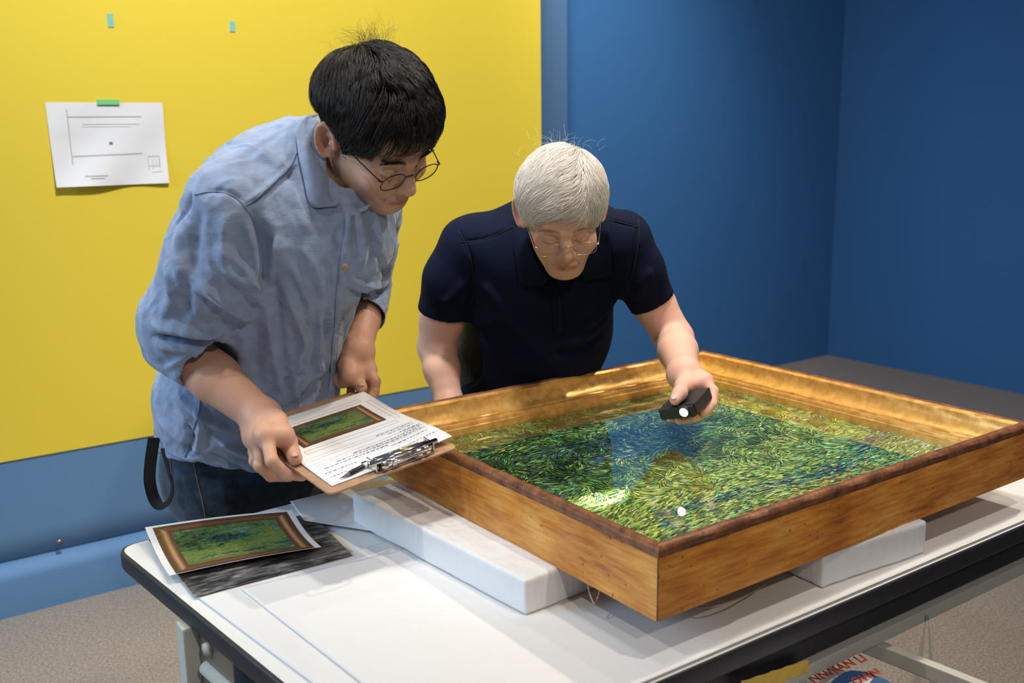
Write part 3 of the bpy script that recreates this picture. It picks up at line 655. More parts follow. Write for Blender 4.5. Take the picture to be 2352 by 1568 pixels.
# ------------------------------------------------------------------ prints on the table
def print_colors(u, v, kind):
    """flat printed picture of a framed green field"""
    bw, bh_ = (0.115, 0.13)
    n = fbm(np.c_[u * 26 + 3 * v, v * 60, u * 0], 3, 5); n2 = fbm(np.c_[u * 6, v * 9, u * 0 + 3], 3, 9)
    r = np.clip(0.5 + 0.55 * n + 0.0, 0, 0.999)
    inner = paint_color(np.clip((u - bw) / (1 - 2 * bw), 0, 1), 1 - np.clip((v - bh_) / (1 - 2 * bh_), 0, 1), np.clip(0.5 + 0.5 * fbm(np.c_[u * 40, v * 40, u * 0], 2, 15), 0, 0.999))
    inner = inner * 0.30 + 0.35 * np.array([0.07, 0.11, 0.045]) + 0.06 * n[:, None] * np.array([1, 1, 0.7])
    du = np.minimum(u, 1 - u) / bw; dv = np.minimum(v, 1 - v) / bh_
    side = du < dv; e = np.where(side, du, dv)
    gold = np.exp(-((e - 0.55) / 0.16) ** 2) * np.where(side, 1.0, 0.18)
    frame = np.array([0.10, 0.048, 0.022]) + gold[:, None] * np.array([0.42, 0.22, 0.10]) + 0.02 * n[:, None]
    c = np.where((np.minimum(du, dv) < 1)[:, None], frame, inner)
    if kind == 'bw':
        g = 0.5 + 0.5 * fbm(np.c_[u * 14, v * 55, u * 0], 4, 41); g = 0.02 + 0.42 * np.clip(g * 1.25 - 0.25 + 0.35 * n2, 0, 1) ** 2.0
        c = np.repeat(g[:, None], 3, 1) * np.array([1, 0.97, 0.97])
    return np.clip(c, 0, 1)
def sheet_print(name, fn, nu, nv, kind, border, label, cat='photo', group=None):
    vs, fs = patch(fn, nu, nv); uv = np.array([(i / nu, j / nv) for j in range(nv + 1) for i in range(nu + 1)])
    b = border; u = (uv[:, 0] - b[0]) / (1 - b[0] - b[2]); v = (uv[:, 1] - b[1]) / (1 - b[1] - b[3])
    ok = (u >= 0) & (u <= 1) & (v >= 0) & (v <= 1)
    c = np.full((len(vs), 3), 0.82); c[ok] = print_colors(u[ok], v[ok], kind)
    o = mesh_np(name, vs, fs, MT['print'], cols=c); md = o.modifiers.new('t', 'SOLIDIFY'); md.thickness = 0.0004; md.offset = -1
    return tag(o, label, cat, group)
bq = [PZ(341, 1240, TZ + 0.004), PZ(712, 1180, TZ + 0.004), PZ(808, 1274, TZ + 0.004), PZ(448, 1371, TZ + 0.004)]
def bwf(u, v):
    p = (bq[0] * (1 - u) + bq[1] * u) * (1 - v) + (bq[3] * (1 - u) + bq[2] * u) * v
    return p + UP * (0.0025 * math.sin(math.pi * v) + 0.002 * math.sin(u * 5) * v * (1 - v) * 2) 
sheet_print('photo_print', bwf, 150, 110, 'bw', (0, 0, 0, 0), 'dark grey monochrome print lying under the colour print at table corner', group='prints at the table corner')
cq = [PZ(333, 1211, TZ + 0.030), PZ(671, 1171, TZ + 0.022), PZ(738, 1256, TZ + 0.016), PZ(389, 1322, TZ + 0.014)]
def cpf(u, v):
    p = (cq[0] * (1 - u) + cq[1] * u) * (1 - v) + (cq[3] * (1 - u) + cq[2] * u) * v
    return p - UP * (0.007 * math.sin(math.pi * v)) + UP * 0.003 * math.sin(math.pi * u)
sheet_print('photo_print', cpf, 220, 150, 'col', (0.045, 0.03, 0.045, 0.005), 'colour print of a framed green painting lying on the grey print', group='prints at the table corner')

# ------------------------------------------------------------------ clipboard
C1, C2, C4 = V(-0.262, 1.349, 0.866), V(-0.085, 1.487, 0.890), V(-0.457, 1.594, 0.896)
cx = unit(C2 - C1); cy = C4 - C1; cy = unit(cy - cx * (cy @ cx)); cn = unit(np.cross(cx, cy)); CWd, CHt = 0.225, 0.315
def CB(x, y, z=0.0): return C1 + cx * x + cy * y + cn * z        # clipboard coordinates, metres
clip = empty('clipboard', tuple(C1)); tag(clip, 'brown hardboard clipboard with a metal clip held by the bespectacled man', 'clipboard')
out = []
for (a, b), s in (((0, 0), (1, 1)), ((CWd, 0), (-1, 1)), ((CWd, CHt), (-1, -1)), ((0, CHt), (1, -1))):
    seq = [(a + s[0] * 0.012 * (1 - math.sin(t)), b + s[1] * 0.012 * (1 - math.cos(t))) for t in np.linspace(0, math.pi / 2, 5)]
    out += seq[::-1] if s[0] * s[1] > 0 else seq
out2 = []
for i, (a, b) in enumerate(out): out2.append((a, b))
vs = [CB(a, b, z) for z in (-0.0028, 0) for a, b in out2]; k = len(out2)
mesh_np('board', vs, [tuple(range(k))[::-1], tuple(range(k, 2 * k))] + [(i, (i + 1) % k, k + (i + 1) % k, k + i) for i in range(k)], MT['board'], clip, smooth=False)
# paper, curled slightly, reaching past the right edge
def pap(u, v, lift=0.0):
    y = 0.018 + v * 0.272
    x = 0.014 + u * 0.213
    z = 0.0014 + 0.009 * math.exp(-((1 - u) / 0.25) ** 2) * (0.25 + 0.75 * math.exp(-((v - 0.12) / 0.4) ** 2)) + 0.006 * math.sin(math.pi * v) * (0.4 + 0.6 * u) * math.sin(math.pi * (0.15 + 0.85 * u)) + 0.0022 * math.sin(v * 7 + 1) * u
    return CB(x + 0.006 * v * 0, y, z + lift)
vs, fs = patch(pap, 40, 50)
form = mesh_np('paper_form', vs, fs, MT['paper']); md = form.modifiers.new('t', 'SOLIDIFY'); md.thickness = 0.0004; md.offset = -1
tag(form, 'white condition report sheet with a small colour picture on the clipboard', 'paper')
# printed picture on the form (the text runs with its top towards the clip, seen upside down)
def pic(u, v): return pap(0.13 + 0.71 * u, 0.82 - 0.31 * v, 0.0006)
vs, fs = patch(pic, 130, 90); uv = np.array([(i / 130, j / 90) for j in range(91) for i in range(131)])
mesh_np('printed_picture', vs, fs, MT['print'], form, cols=print_colors(uv[:, 0], uv[:, 1], 'col'))
L_ = []
fr = lambda x0, y0, x1, y1, t=0.0012: [((x0, y0), (x1, y0), t), ((x1, y0), (x1, y1), t), ((x1, y1), (x0, y1), t), ((x0, y1), (x0, y0), t)]
L_ += fr(0.10, 0.86, 0.88, 0.90) + fr(0.91, 0.49, 0.95, 0.84) + fr(0.10, 0.42, 0.88, 0.46) + fr(0.03, 0.49, 0.07, 0.84)
inkset('ruled_box', L_, MT['ink_l'], form, pap)
L_ = []
rr = random.Random(5)
for j, y in enumerate((0.36, 0.33, 0.28, 0.255, 0.23, 0.205, 0.18, 0.15, 0.12, 0.095)):
    L_.append(((0.04, y), (0.95, y - 0.0), 0.0011))
inkset('ruled_line', L_, MT['ink_l'], form, pap)
L_ = []
for y, x0, x1 in ((0.345, 0.62, 0.93), (0.315, 0.70, 0.93), (0.285, 0.78, 0.96), (0.268, 0.80, 0.96), (0.243, 0.35, 0.93), (0.22, 0.20, 0.95), (0.195, 0.08, 0.6), (0.17, 0.62, 0.93), (0.14, 0.05, 0.30), (0.11, 0.55, 0.97), (0.085, 0.05, 0.35)):
    x = x0
    while x < x1:
        w_ = 0.008 + 0.03 * rr.random(); L_.append(((x, y + 0.003 * rr.random()), (min(x + w_, x1), y + 0.003 * rr.random()), 0.0016 + 0.0014 * rr.random())); x += w_ + 0.010
inkset('printed_text', L_, MT['ink'], form, pap)['kind'] = 'stuff'
# clip: base plate, jaw, lever wires and coil
def cbx(name, x, y, z, hx, hy, hz, m, tilt=0.0, bev=0.001):
    a = (cx, cy * math.cos(tilt) + cn * math.sin(tilt), cn * math.cos(tilt) - cy * math.sin(tilt))
    return box(name, CB(x, y, z), a, V(hx, hy, hz), m, clip, bevel=bev)
cbx('clip_base', 0.135, 0.016, 0.002, 0.050, 0.011, 0.0010, MT['chrome'])
vs = []; n = 14
for i in range(n + 1):
    t = i / n; yy = 0.006 + 0.036 * t; zz = 0.003 + 0.016 * math.sin(math.pi * min(1, t * 1.02) ** 0.7) 
    for s in (-1, 1): vs.append(CB(0.135 + s * (0.050 - 0.008 * (1 - t)), yy, zz))
j = mesh_np('clip_jaw', vs, [(2 * i, 2 * i + 1, 2 * i + 3, 2 * i + 2) for i in range(n)], MT['chrome'], clip); md = j.modifiers.new('t', 'SOLIDIFY'); md.thickness = 0.0012
tube('clip_roll', [CB(0.075, 0.014, 0.016), CB(0.195, 0.014, 0.016)], 0.0045, MT['chrome'], clip, n=14)
tube('clip_edge', [CB(0.078, 0.043, 0.006), CB(0.208, 0.043, 0.006)], 0.0022, MT['chrome'], clip, n=10)
for x in (0.098, 0.112, 0.158, 0.172): tube('spring_coil', [CB(x + 0.0018 * t / 6.28 - 0.004, 0.008 + 0.0065 * math.cos(t), 0.010 + 0.0065 * math.sin(t)) for t in np.linspace(0, 25, 70)], 0.0008, MT['chrome'], clip, n=6)
for x in (0.092, 0.178): 
    tube('rivet', [CB(x, 0.020, 0.002), CB(x, 0.020, 0.006)], [0.005, 0.0035], MT['chrome'], clip, n=12)
tube('lever', spline([CB(0.100, 0.012, 0.012), CB(0.098, -0.008, 0.020), CB(0.108, -0.016, 0.022), CB(0.160, -0.016, 0.022), CB(0.170, -0.008, 0.020), CB(0.170, 0.012, 0.012)], 40), 0.0017, MT['chrome'], clip)
for x in (0.118, 0.152): cbx('clip_tab', x, 0.004, 0.012, 0.006, 0.010, 0.0010, MT['chrome'], tilt=-0.5)
cbx('clip_side', 0.084, 0.022, 0.010, 0.0010, 0.014, 0.008, MT['chrome']); cbx('clip_side', 0.186, 0.022, 0.010, 0.0010, 0.014, 0.008, MT['chrome'])
# pencil tucked under the clip
pn = empty('pencil', tuple(CB(0.05, 0.028, 0.008))); tag(pn, 'short black pencil tucked under the clipboard clip', 'pencil')
a, b = CB(0.030, 0.024, 0.005), CB(0.105, 0.036, 0.0085); d = unit(b - a)
tube('pencil_body', [a + d * 0.018, b], 0.0036, MT['black'], pn, n=6); tube('pencil_tip', [a, a + d * 0.006, a + d * 0.018], [0.0004, 0.0012, 0.0035], MT['ink'], pn, n=10)
tube('ferrule', [b - d * 0.030, b - d * 0.022], 0.0040, MT['paper'], pn, n=10)

# ------------------------------------------------------------------ implicit surfaces: smooth unions of limbs, meshed on a sparse grid
BIG = 1e3
class Leaf:
    def __init__(s, fn): s.fn = fn
    def pre(s, P): s.c = s.fn(P); return s.c
    def ev(s, P, i, R): return None if s.c[i] > R else s.fn(P)
def smin(a, b, k):
    if a is None: return b
    if b is None: return a
    if k <= 0: return np.minimum(a, b)
    h = np.maximum(k - np.abs(a - b), 0) / k; return np.minimum(a, b) - h * h * k * 0.25
class Un:
    def __init__(s, k, *ch): s.k = k; s.ch = list(ch)
    def pre(s, P):
        r = None
        for c in s.ch: r = smin(r, c.pre(P), s.k)
        s.c = r; return r
    def ev(s, P, i, R):
        if s.c[i] > R + 0.02: return None
        r = None
        for c in s.ch: r = smin(r, c.ev(P, i, R), s.k)
        return r
class Sub:
    def __init__(s, k, a, b): s.k = k; s.a = a; s.b = b
    def pre(s, P):
        s.c = -smin(-s.a.pre(P), s.b.pre(P), s.k); return s.c
    def ev(s, P, i, R):
        a = s.a.ev(P, i, R)
        if a is None: return None
        b = s.b.ev(P, i, R)
        return a if b is None else -smin(-a, b, s.k)
class Off:
    def __init__(s, a, fn): s.a = a; s.fn = fn
    def pre(s, P): s.c = s.a.pre(P); return s.c
    def ev(s, P, i, R):
        a = s.a.ev(P, i, R); return None if a is None else a + s.fn(P)
def cone(a, b, ra, rb):
    a = V(*a); b = V(*b); ab = b - a; L = ab @ ab
    def f(P):
        q = P - a; t = np.clip(q @ ab / L, 0, 1); return np.linalg.norm(q - t[:, None] * ab, axis=1) - (ra + (rb - ra) * t)
    return Leaf(f)
def ball(a, r): 
    a = V(*a); return Leaf(lambda P: np.linalg.norm(P - a, axis=1) - r)
def ell(c, r, M=None):
    c = V(*c); r = V(*r)
    def f(P):
        q = P - c
        if M is not None: q = q @ M
        k0 = np.linalg.norm(q / r, axis=1); k1 = np.linalg.norm(q / (r * r), axis=1) + 1e-9
        return k0 * (k0 - 1) / k1
    return Leaf(f)
def econe(a, b, lat, r0, r1, endr=None):
    """tapered body segment with elliptic cross-sections, lat = direction of the first radius"""
    a = V(*a); b = V(*b); ax = unit(b - a); L = np.linalg.norm(b - a); lat = unit(lat - ax * (lat @ ax)); fr = np.cross(ax, lat)
    def f(P):
        q = P - a; w = q @ ax; t = np.clip(w / L, 0, 1); u = q @ lat; v = q @ fr; w = w - t * L
        rx = r0[0] + (r1[0] - r0[0]) * t; ry = r0[1] + (r1[1] - r0[1]) * t; rw = endr if endr else np.minimum(rx, ry)
        k0 = np.sqrt((u / rx) ** 2 + (v / ry) ** 2 + (w / rw) ** 2); k1 = np.sqrt((u / rx ** 2) ** 2 + (v / ry ** 2) ** 2 + (w / rw ** 2) ** 2) + 1e-9
        return k0 * (k0 - 1) / k1
    return Leaf(f)
def half(p, n):
    p = V(*p); n = unit(n); return Leaf(lambda P: (P - p) @ n)
def chain(pts, rs, k=0.01): return Un(k, *[cone(pts[i], pts[i + 1], rs[i], rs[i + 1]) for i in range(len(pts) - 1)])
def mesh_sdf(f, lo, hi, h, B=16):
    lo = np.array(lo, float); n = np.ceil((np.array(hi) - lo) / (h * B)).astype(int)
    bi = np.stack(np.meshgrid(*[np.arange(k) for k in n], indexing='ij'), -1).reshape(-1, 3)
    cen = lo + (bi + 0.5) * B * h; R = B * h * 0.5 * 1.7321
    d = f.pre(cen); keep = np.nonzero(np.abs(d) < R * 1.5 + 0.03)[0]
    NB = 4096; key3 = lambda I: (I[:, 0] * NB + I[:, 1]) * NB + I[:, 2]
    g = np.stack(np.meshgrid(*[np.arange(B + 1)] * 3, indexing='ij'), -1).reshape(-1, 3)
    vk, vp, qk = [], [], []
    cor = np.array([(a, b, c) for a in (0, 1) for b in (0, 1) for c in (0, 1)])
    edges = [(i, j) for i in range(8) for j in range(i + 1, 8) if np.abs(cor[i] - cor[j]).sum() == 1]
    for i in keep:
        o = bi[i] * B; val = f.ev(lo + (o + g) * h, i, R + 0.075)
        if val is None: continue
        val = val.reshape((B + 1,) * 3); s = val < 0
        if s.all() or not s.any(): continue
        c8 = np.stack([val[a:a + B, b:b + B, c:c + B] for a, b, c in cor], -1); s8 = c8 < 0; m = s8.any(-1) & ~s8.all(-1)
        I = np.argwhere(m); C = c8[m]; acc = np.zeros((len(I), 3)); cnt = np.zeros(len(I))
        for a, b in edges:
            va, vb = C[:, a], C[:, b]; x = (va < 0) != (vb < 0); t = np.where(x, va / np.where(x, va - vb, 1), 0)
            acc += (x[:, None]) * (cor[a] + t[:, None] * (cor[b] - cor[a])); cnt += x
        vk.append(key3(I + o)); vp.append(lo + (I + o + acc / cnt[:, None]) * h)
        for ax in range(3):
            sl0 = [slice(0, B)] * 3; sl1 = [slice(0, B)] * 3; sl1[ax] = slice(1, B + 1)
            e = s[tuple(sl0)] != s[tuple(sl1)]; J = np.argwhere(e) + o; inn = s[tuple(sl0)][e]
            u = np.zeros(3, int); v = np.zeros(3, int); u[(ax + 1) % 3] = 1; v[(ax + 2) % 3] = 1
            q = np.stack([key3(J - u - v), key3(J - v), key3(J), key3(J - u)], -1); q[~inn] = q[~inn][:, ::-1]; qk.append(q)
    vk = np.concatenate(vk); vp = np.concatenate(vp); qk = np.concatenate(qk)
    od = np.argsort(vk); vk = vk[od]; vp = vp[od]; ix = np.searchsorted(vk, qk.ravel()).clip(0, len(vk) - 1); ok = (vk[ix] == qk.ravel()).reshape(-1, 4).all(1)
    return vp, ix.reshape(-1, 4)[ok]
def vert_normals(vs, fs):
    a = vs[fs[:, 2]] - vs[fs[:, 0]]; b = vs[fs[:, 3]] - vs[fs[:, 1]]; n = np.cross(a, b); N = np.zeros_like(vs)
    for k in range(4): np.add.at(N, fs[:, k], n)
    return N / (np.linalg.norm(N, axis=1)[:, None] + 1e-12)
def relax(vs, fs, it=2, lam=0.5):
    for _ in range(it):
        S = np.zeros_like(vs); c = np.zeros(len(vs))
        for k in range(4):
            for m in (1, 3): np.add.at(S, fs[:, k], vs[fs[:, (k + m) % 4]]); np.add.at(c, fs[:, k], 1)
        vs = vs + lam * (S / np.maximum(c, 1)[:, None] - vs)
    return vs
def bvh_of(vs, fs): return BVHTree.FromPolygons([tuple(v) for v in vs], [tuple(int(i) for i in f) for f in fs])
def hit(bvh, px, py):
    d = ray(px, py); loc, n, i, dist = bvh.ray_cast(Vector((0, 0, CH)), Vector(unit(d)))
    return (np.array(loc), np.array(n)) if loc is not None else (None, None)
def hits(bvh, pts):
    o = [hit(bvh, *p) for p in pts]; o = [x for x in o if x[0] is not None]
    return np.array([x[0] for x in o]), np.array([x[1] for x in o])
def sculpt(vs, nr, bvh, folds):
    """cloth folds: each fold is a line on the cloth with width and height; negative heights are creases"""
    out = vs.copy()
    for pts, wd, h in folds:
        P, _ = hits(bvh, spline([(*p, 0) for p in pts], max(8, 6 * len(pts)))[:, :2])
        if len(P) < 2: continue
        lo = P.min(0) - 3 * wd; hi = P.max(0) + 3 * wd; I = np.nonzero(((vs > lo) & (vs < hi)).all(1))[0]
        if not len(I): continue
        Q = vs[I]; best = np.full(len(I), 9.); tt = np.zeros(len(I)); m = len(P) - 1
        for s in range(m):
            a = P[s]; ab = P[s + 1] - a; L = ab @ ab + 1e-12; t = np.clip((Q - a) @ ab / L, 0, 1); d = np.linalg.norm(Q - a - t[:, None] * ab, axis=1)
            b = d < best; best[b] = d[b]; tt[b] = (s + t[b]) / m
        env = np.clip(np.minimum(tt, 1 - tt) * 5, 0, 1) ** 0.8 
        out[I] += nr[I] * (1.45 * h * env * np.exp(-(best / wd) ** 2))[:, None]
    return out

# ------------------------------------------------------------------ head
def rotm(a, b, c):
    a, b, c = [math.radians(x) for x in (a, b, c)]
    ca, sa, cb, sb, cc, s_ = math.cos(a), math.sin(a), math.cos(b), math.sin(b), math.cos(c), math.sin(c)
    return np.array([[ca, -sa, 0], [sa, ca, 0], [0, 0, 1]]) @ np.array([[1, 0, 0], [0, cb, -sb], [0, sb, cb]]) @ np.array([[cc, 0, s_], [0, 1, 0], [-s_, 0, cc]])
class Head:
    """local frame: face looks to -y, z up, +x the person's left"""
    def __init__(s, o, M, sc=1.0): s.o = V(*o); s.M = M; s.s = sc
    def w(s, p): return s.o + s.s * (np.asarray(p, float) @ s.M.T)
    def loc(s, P): return (P - s.o) @ s.M / s.s
    def cone(s, a, b, ra, rb): return cone(s.w(a), s.w(b), ra * s.s, rb * s.s)
    def ball(s, a, r): return ball(s.w(a), r * s.s)
    def ell(s, c, r, R=None): return ell(s.w(c), V(*r) * s.s, s.M if R is None else s.M @ R)
def head_sdf(H, female=False, jaw=1.0, nose=1.0, cheek=1.0):
    f = Un(0.03, H.ell((0, 0.010, 0.036), (0.0755, 0.088, 0.084)), H.ell((0, -0.040, 0.030), (0.062, 0.052, 0.058)),
           H.ell((0, -0.026, -0.038), (0.060 * jaw, 0.058, 0.066)))
    f = Un(0.028, f, H.cone((-0.050 * jaw, 0.006, -0.045), (-0.020, -0.062, -0.089), 0.016, 0.015), H.cone((0.050 * jaw, 0.006, -0.045), (0.020, -0.062, -0.089), 0.016, 0.015),
           H.ell((0, -0.071, -0.092), (0.023, 0.018, 0.016)))
    f = Un(0.022, f, H.ball((-0.041, -0.066, -0.030), 0.020 * cheek), H.ball((0.041, -0.066, -0.030), 0.020 * cheek), H.ell((0, -0.074, -0.060), (0.030, 0.022, 0.026)))
    f = Un(0.012, f, H.cone((-0.036, -0.083, 0.0165), (-0.010, -0.091, 0.0125), 0.0075, 0.0075), H.cone((0.036, -0.083, 0.0165), (0.010, -0.091, 0.0125), 0.0075, 0.0075))
    f = Sub(0.014, f, Un(0, H.ell((-0.031, -0.101, -0.001), (0.0175, 0.0135, 0.0115)), H.ell((0.031, -0.101, -0.001), (0.0175, 0.0135, 0.0115))))
    # eyeballs under lowered lids, lid rims, lower lids
    for x in (-1, 1):
        f = Un(0.003, f, H.ell((x * 0.031, -0.0775, -0.001), (0.0155, 0.0128, 0.0125)))
        f = Un(0.0022, f, H.cone((x * 0.017, -0.0885, -0.0055), (x * 0.031, -0.0925, -0.0085), 0.0014, 0.0018), H.cone((x * 0.031, -0.0925, -0.0085), (x * 0.045, -0.0855, -0.0055), 0.0018, 0.0014))
        f = Sub(0.002, f, Un(0, H.cone((x * 0.017, -0.0905, -0.0080), (x * 0.031, -0.0945, -0.0118), 0.0008, 0.0009), H.cone((x * 0.031, -0.0945, -0.0118), (x * 0.044, -0.0875, -0.0080), 0.0009, 0.0008)))
        f = Sub(0.003, f, Un(0, H.cone((x * 0.016, -0.0905, 0.0060), (x * 0.031, -0.0925, 0.0085), 0.0009, 0.0010), H.cone((x * 0.031, -0.0925, 0.0085), (x * 0.046, -0.0855, 0.0045), 0.0010, 0.0008)))
    # nose
    n = nose
    f = Un(0.012, f, H.cone((0, -0.086, 0.010), (0, -0.0985, -0.015), 0.0075 * n, 0.0085 * n), H.cone((0, -0.0985, -0.015), (0, -0.1105, -0.0305), 0.0085 * n, 0.0105 * n))
    f = Un(0.007, f, H.ell((-0.0125 * n, -0.0985, -0.0350), (0.0075 * n, 0.0105, 0.0080)), H.ell((0.0125 * n, -0.0985, -0.0350), (0.0075 * n, 0.0105, 0.0080)), H.cone((0, -0.108, -0.036), (0, -0.095, -0.043), 0.006, 0.005))
    f = Sub(0.003, f, Un(0, H.ell((-0.0075, -0.1035, -0.0435), (0.0035, 0.0055, 0.0045)), H.ell((0.0075, -0.1035, -0.0435), (0.0035, 0.0055, 0.0045))))
    # lips
    lip = [(-0.0275, -0.0815, -0.0640), (-0.011, -0.0930, -0.0625), (0, -0.0945, -0.0640), (0.011, -0.0930, -0.0625), (0.0275, -0.0815, -0.0640)]
    up = Un(0.004, *[H.cone(lip[i], lip[i + 1], (0.002, 0.0048, 0.0044, 0.0048, 0.002)[i], (0.002, 0.0048, 0.0044, 0.0048, 0.002)[i + 1]) for i in range(4)])
    lo = [(-0.024, -0.0815, -0.0675), (0, -0.0915, -0.0740), (0.024, -0.0815, -0.0675)]
    dn = Un(0.004, *[H.cone(lo[i], lo[i + 1], (0.002, 0.0062, 0.002)[i], (0.002, 0.0062, 0.002)[i + 1]) for i in range(2)])
    f = Un(0.006, f, up, dn)
    gro = [(-0.0300, -0.0835, -0.0635), (-0.010, -0.0975, -0.0685), (0.010, -0.0975, -0.0685), (0.0300, -0.0835, -0.0635)]
    f = Sub(0.003, f, Un(0, *[H.cone(gro[i], gro[i + 1], 0.0011, 0.0011) for i in range(3)]))
    # smile folds
    for x in (-1, 1): f = Sub(0.010, f, Un(0, H.cone((x * 0.019, -0.0985, -0.040), (x * 0.0335, -0.0885, -0.062), 0.0012, 0.0012)))
    # ears
    for x in (-1, 1):
        R = rotm(0, 0, 0)
        th = math.radians(-14)
        R = np.array([[1, 0, 0], [0, math.cos(th), -math.sin(th)], [0, math.sin(th), math.cos(th)]])
        yw = math.radians(-32 * x); Rz = np.array([[math.cos(yw), -math.sin(yw), 0], [math.sin(yw), math.cos(yw), 0], [0, 0, 1]])
        RR = Rz @ R; c = V(x * 0.0825, 0.0165, -0.004)
        e = H.ell(c, (0.0062, 0.0175, 0.0315), RR)
        pt = lambda y, z, dx=0.0: c + RR @ V(x * dx, y, z)
        rim = [pt(0.0165 * math.cos(a), 0.031 * math.sin(a), 0.0055) for a in np.linspace(-1.3, 3.5, 14)]
        rimu = Un(0.002, *[H.cone(rim[i], rim[i + 1], 0.0040, 0.0040) for i in range(13)])
        e = Sub(0.004, e, Un(0.003, H.ell(pt(0.001, -0.003, 0.0065), (0.0085, 0.0090, 0.0130), RR), H.cone(pt(0.008, 0.008, 0.0065), pt(-0.002, 0.020, 0.0065), 0.0050, 0.0050)))
        e = Un(0.003, e, rimu, H.ball(pt(-0.008, -0.004, 0.004), 0.0045), H.ell(pt(-0.003, -0.0265, 0.001), (0.0052, 0.0085, 0.0085), RR))
        f = Un(0.005, f, e)
    return f
def face_colors(L, base, lip, brow, browd=0.0, ruddy=0.5):
    """skin colour by area, darker in the ear hollow; L are head-local positions"""
    c = np.repeat(np.array([base]), len(L), 0); g = lambda p, r: np.exp(-(((L - V(*p)) / V(*r)) ** 2).sum(1))[:, None]
    red = V(0.72, 0.30, 0.20)
    for x in (-1, 1):
        k = g((x * 0.043, -0.075, -0.032), (0.02, 0.03, 0.018)) * 0.35 * ruddy; c = c * (1 - k) + red * k
        k = g((x * 0.085, 0.02, -0.004), (0.016, 0.03, 0.035)) * 0.5 * ruddy; c = c * (1 - k) + V(0.66, 0.22, 0.14) * k
    for x in (-1, 1): k = g((x * 0.087, 0.017, -0.008), (0.010, 0.009, 0.014)) * 0.55; c = c * (1 - k) + V(0.42, 0.13, 0.08) * k  # ear hollow darker and redder
    k = g((0, -0.112, -0.036), (0.016, 0.02, 0.014)) * 0.45 * ruddy; c = c * (1 - k) + red * k
    kl = np.clip(1.5 * np.exp(-((L[:, 2] + 0.0675) / 0.0072) ** 4 - (L[:, 0] / 0.0235) ** 4) * (L[:, 1] < -0.078), 0, 1)[:, None]
    c = c * (1 - kl) + V(*lip) * kl
    for x in (-1, 1):     # brows and lash lines (own colour of the hairs)
        t = (np.abs(L[:, 0]) - 0.012) / 0.036; zc = 0.0175 + 0.006 * np.sin(np.clip(t, 0, 1) * 2.4) - 0.002 * t
        kb = browd * np.exp(-((L[:, 2] - zc) / 0.0036) ** 2) * (t > 0) * (t < 1) * (L[:, 1] < -0.06); kb = kb[:, None] * 0.5
        c = c * (1 - kb) + V(*brow) * kb
    t = (np.abs(L[:, 0]) - 0.031) / 0.0145
    kz = np.exp(-((L[:, 2] + 0.0098 - 0.0033 * t ** 2) / 0.0013) ** 2) * (np.abs(t) < 1) * (L[:, 1] < -0.075)
    kz = kz[:, None] * 0.85; c = c * (1 - kz) + V(0.05, 0.03, 0.025) * kz
    return c

# ------------------------------------------------------------------ hair
def hair_strands(name, parent, m, pts, rad):
    """pts (n, k, 3) strands"""
    n, k, _ = pts.shape
    hc = bpy.data.hair_curves.new(name); hc.add_curves([k] * n)
    hc.position_data.foreach_set('vector', pts.astype(np.float32).ravel())
    at = hc.attributes.get('radius') or hc.attributes.new('radius', 'FLOAT', 'POINT')
    r = np.tile(rad, n).astype(np.float32); at.data.foreach_set('value', r)
    hc.materials.append(m); o = bpy.data.objects.new(name, hc); return link(o, parent)
def grow(H, roots, flow_fn, off_fn, length, k, seed, wild=0.15, cen=(0, 0.009, 0.034), rad=(0.077, 0.091, 0.086)):
    """strands combed over the skull; works in head-local space"""
    r = np.random.default_rng(seed); cen = V(*cen); rad = V(*rad); n = len(roots); p = roots.copy(); out = [p.copy()]
    step = (length / (k - 1)); w1 = r.normal(0, wild, (n, 3)); ph = r.random(n) * 6.28
    def surf(p, off):
        q = (p - cen) / rad; nn = q / rad; nn /= np.linalg.norm(nn, axis=1)[:, None]; s = cen + (q / np.linalg.norm(q, axis=1)[:, None]) * rad
        return s + nn * off[:, None], nn
    for i in range(1, k):
        t = i / (k - 1); _, nn = surf(p, np.zeros(n)); d = flow_fn(p, roots) + w1 * (0.4 + t); d -= nn * (d * nn).sum(1)[:, None]; d /= np.linalg.norm(d, axis=1)[:, None] + 1e-9
        p = p + d * step[:, None]; p, _ = surf(p, off_fn(t, roots, r if False else None)); out.append(p.copy())
    return np.stack(out, 1)
def smooth_bundle(P, seed, cl=0.35, cell=0.006):
    """pull tips of neighbouring strands together into locks"""
    r = np.random.default_rng(seed); key = np.floor(P[:, 0] / cell).astype(int); k = key[:, 0] * 73856093 ^ key[:, 1] * 19349663 ^ key[:, 2] * 83492791
    u, inv = np.unique(k, return_inverse=True); c = np.zeros((len(u),) + P.shape[1:]); np.add.at(c, inv, P); cnt = np.bincount(inv)
    m = (c / cnt[:, None, None])[inv]; t = (np.linspace(0, 1, P.shape[1]) ** 1.2 * cl)[None, :, None]
    return P * (1 - t) + m * t
def build_sdf(name, f, lo, hi, h, m, parent=None, it=1, colfn=None, folds=None, noise=None):
    vs, fs = mesh_sdf(f, lo, hi, h)
    a = vs[fs[:, 0]]; b = vs[fs[:, 1]]; c = vs[fs[:, 2]]
    if np.einsum('ij,ij->i', a, np.cross(b, c)).sum() < 0: fs = fs[:, ::-1].copy()
    vs = relax(vs, fs, it)
    nr = vert_normals(vs, fs)
    if noise is not None: vs = vs + nr * noise(vs)[:, None]
    if folds: 
        vs = sculpt(vs, nr, bvh_of(vs, fs), folds)
    o = mesh_np(name, vs, fs, m, parent, smooth=True, cols=colfn(vs) if colfn else None)
    return o, vs, fs
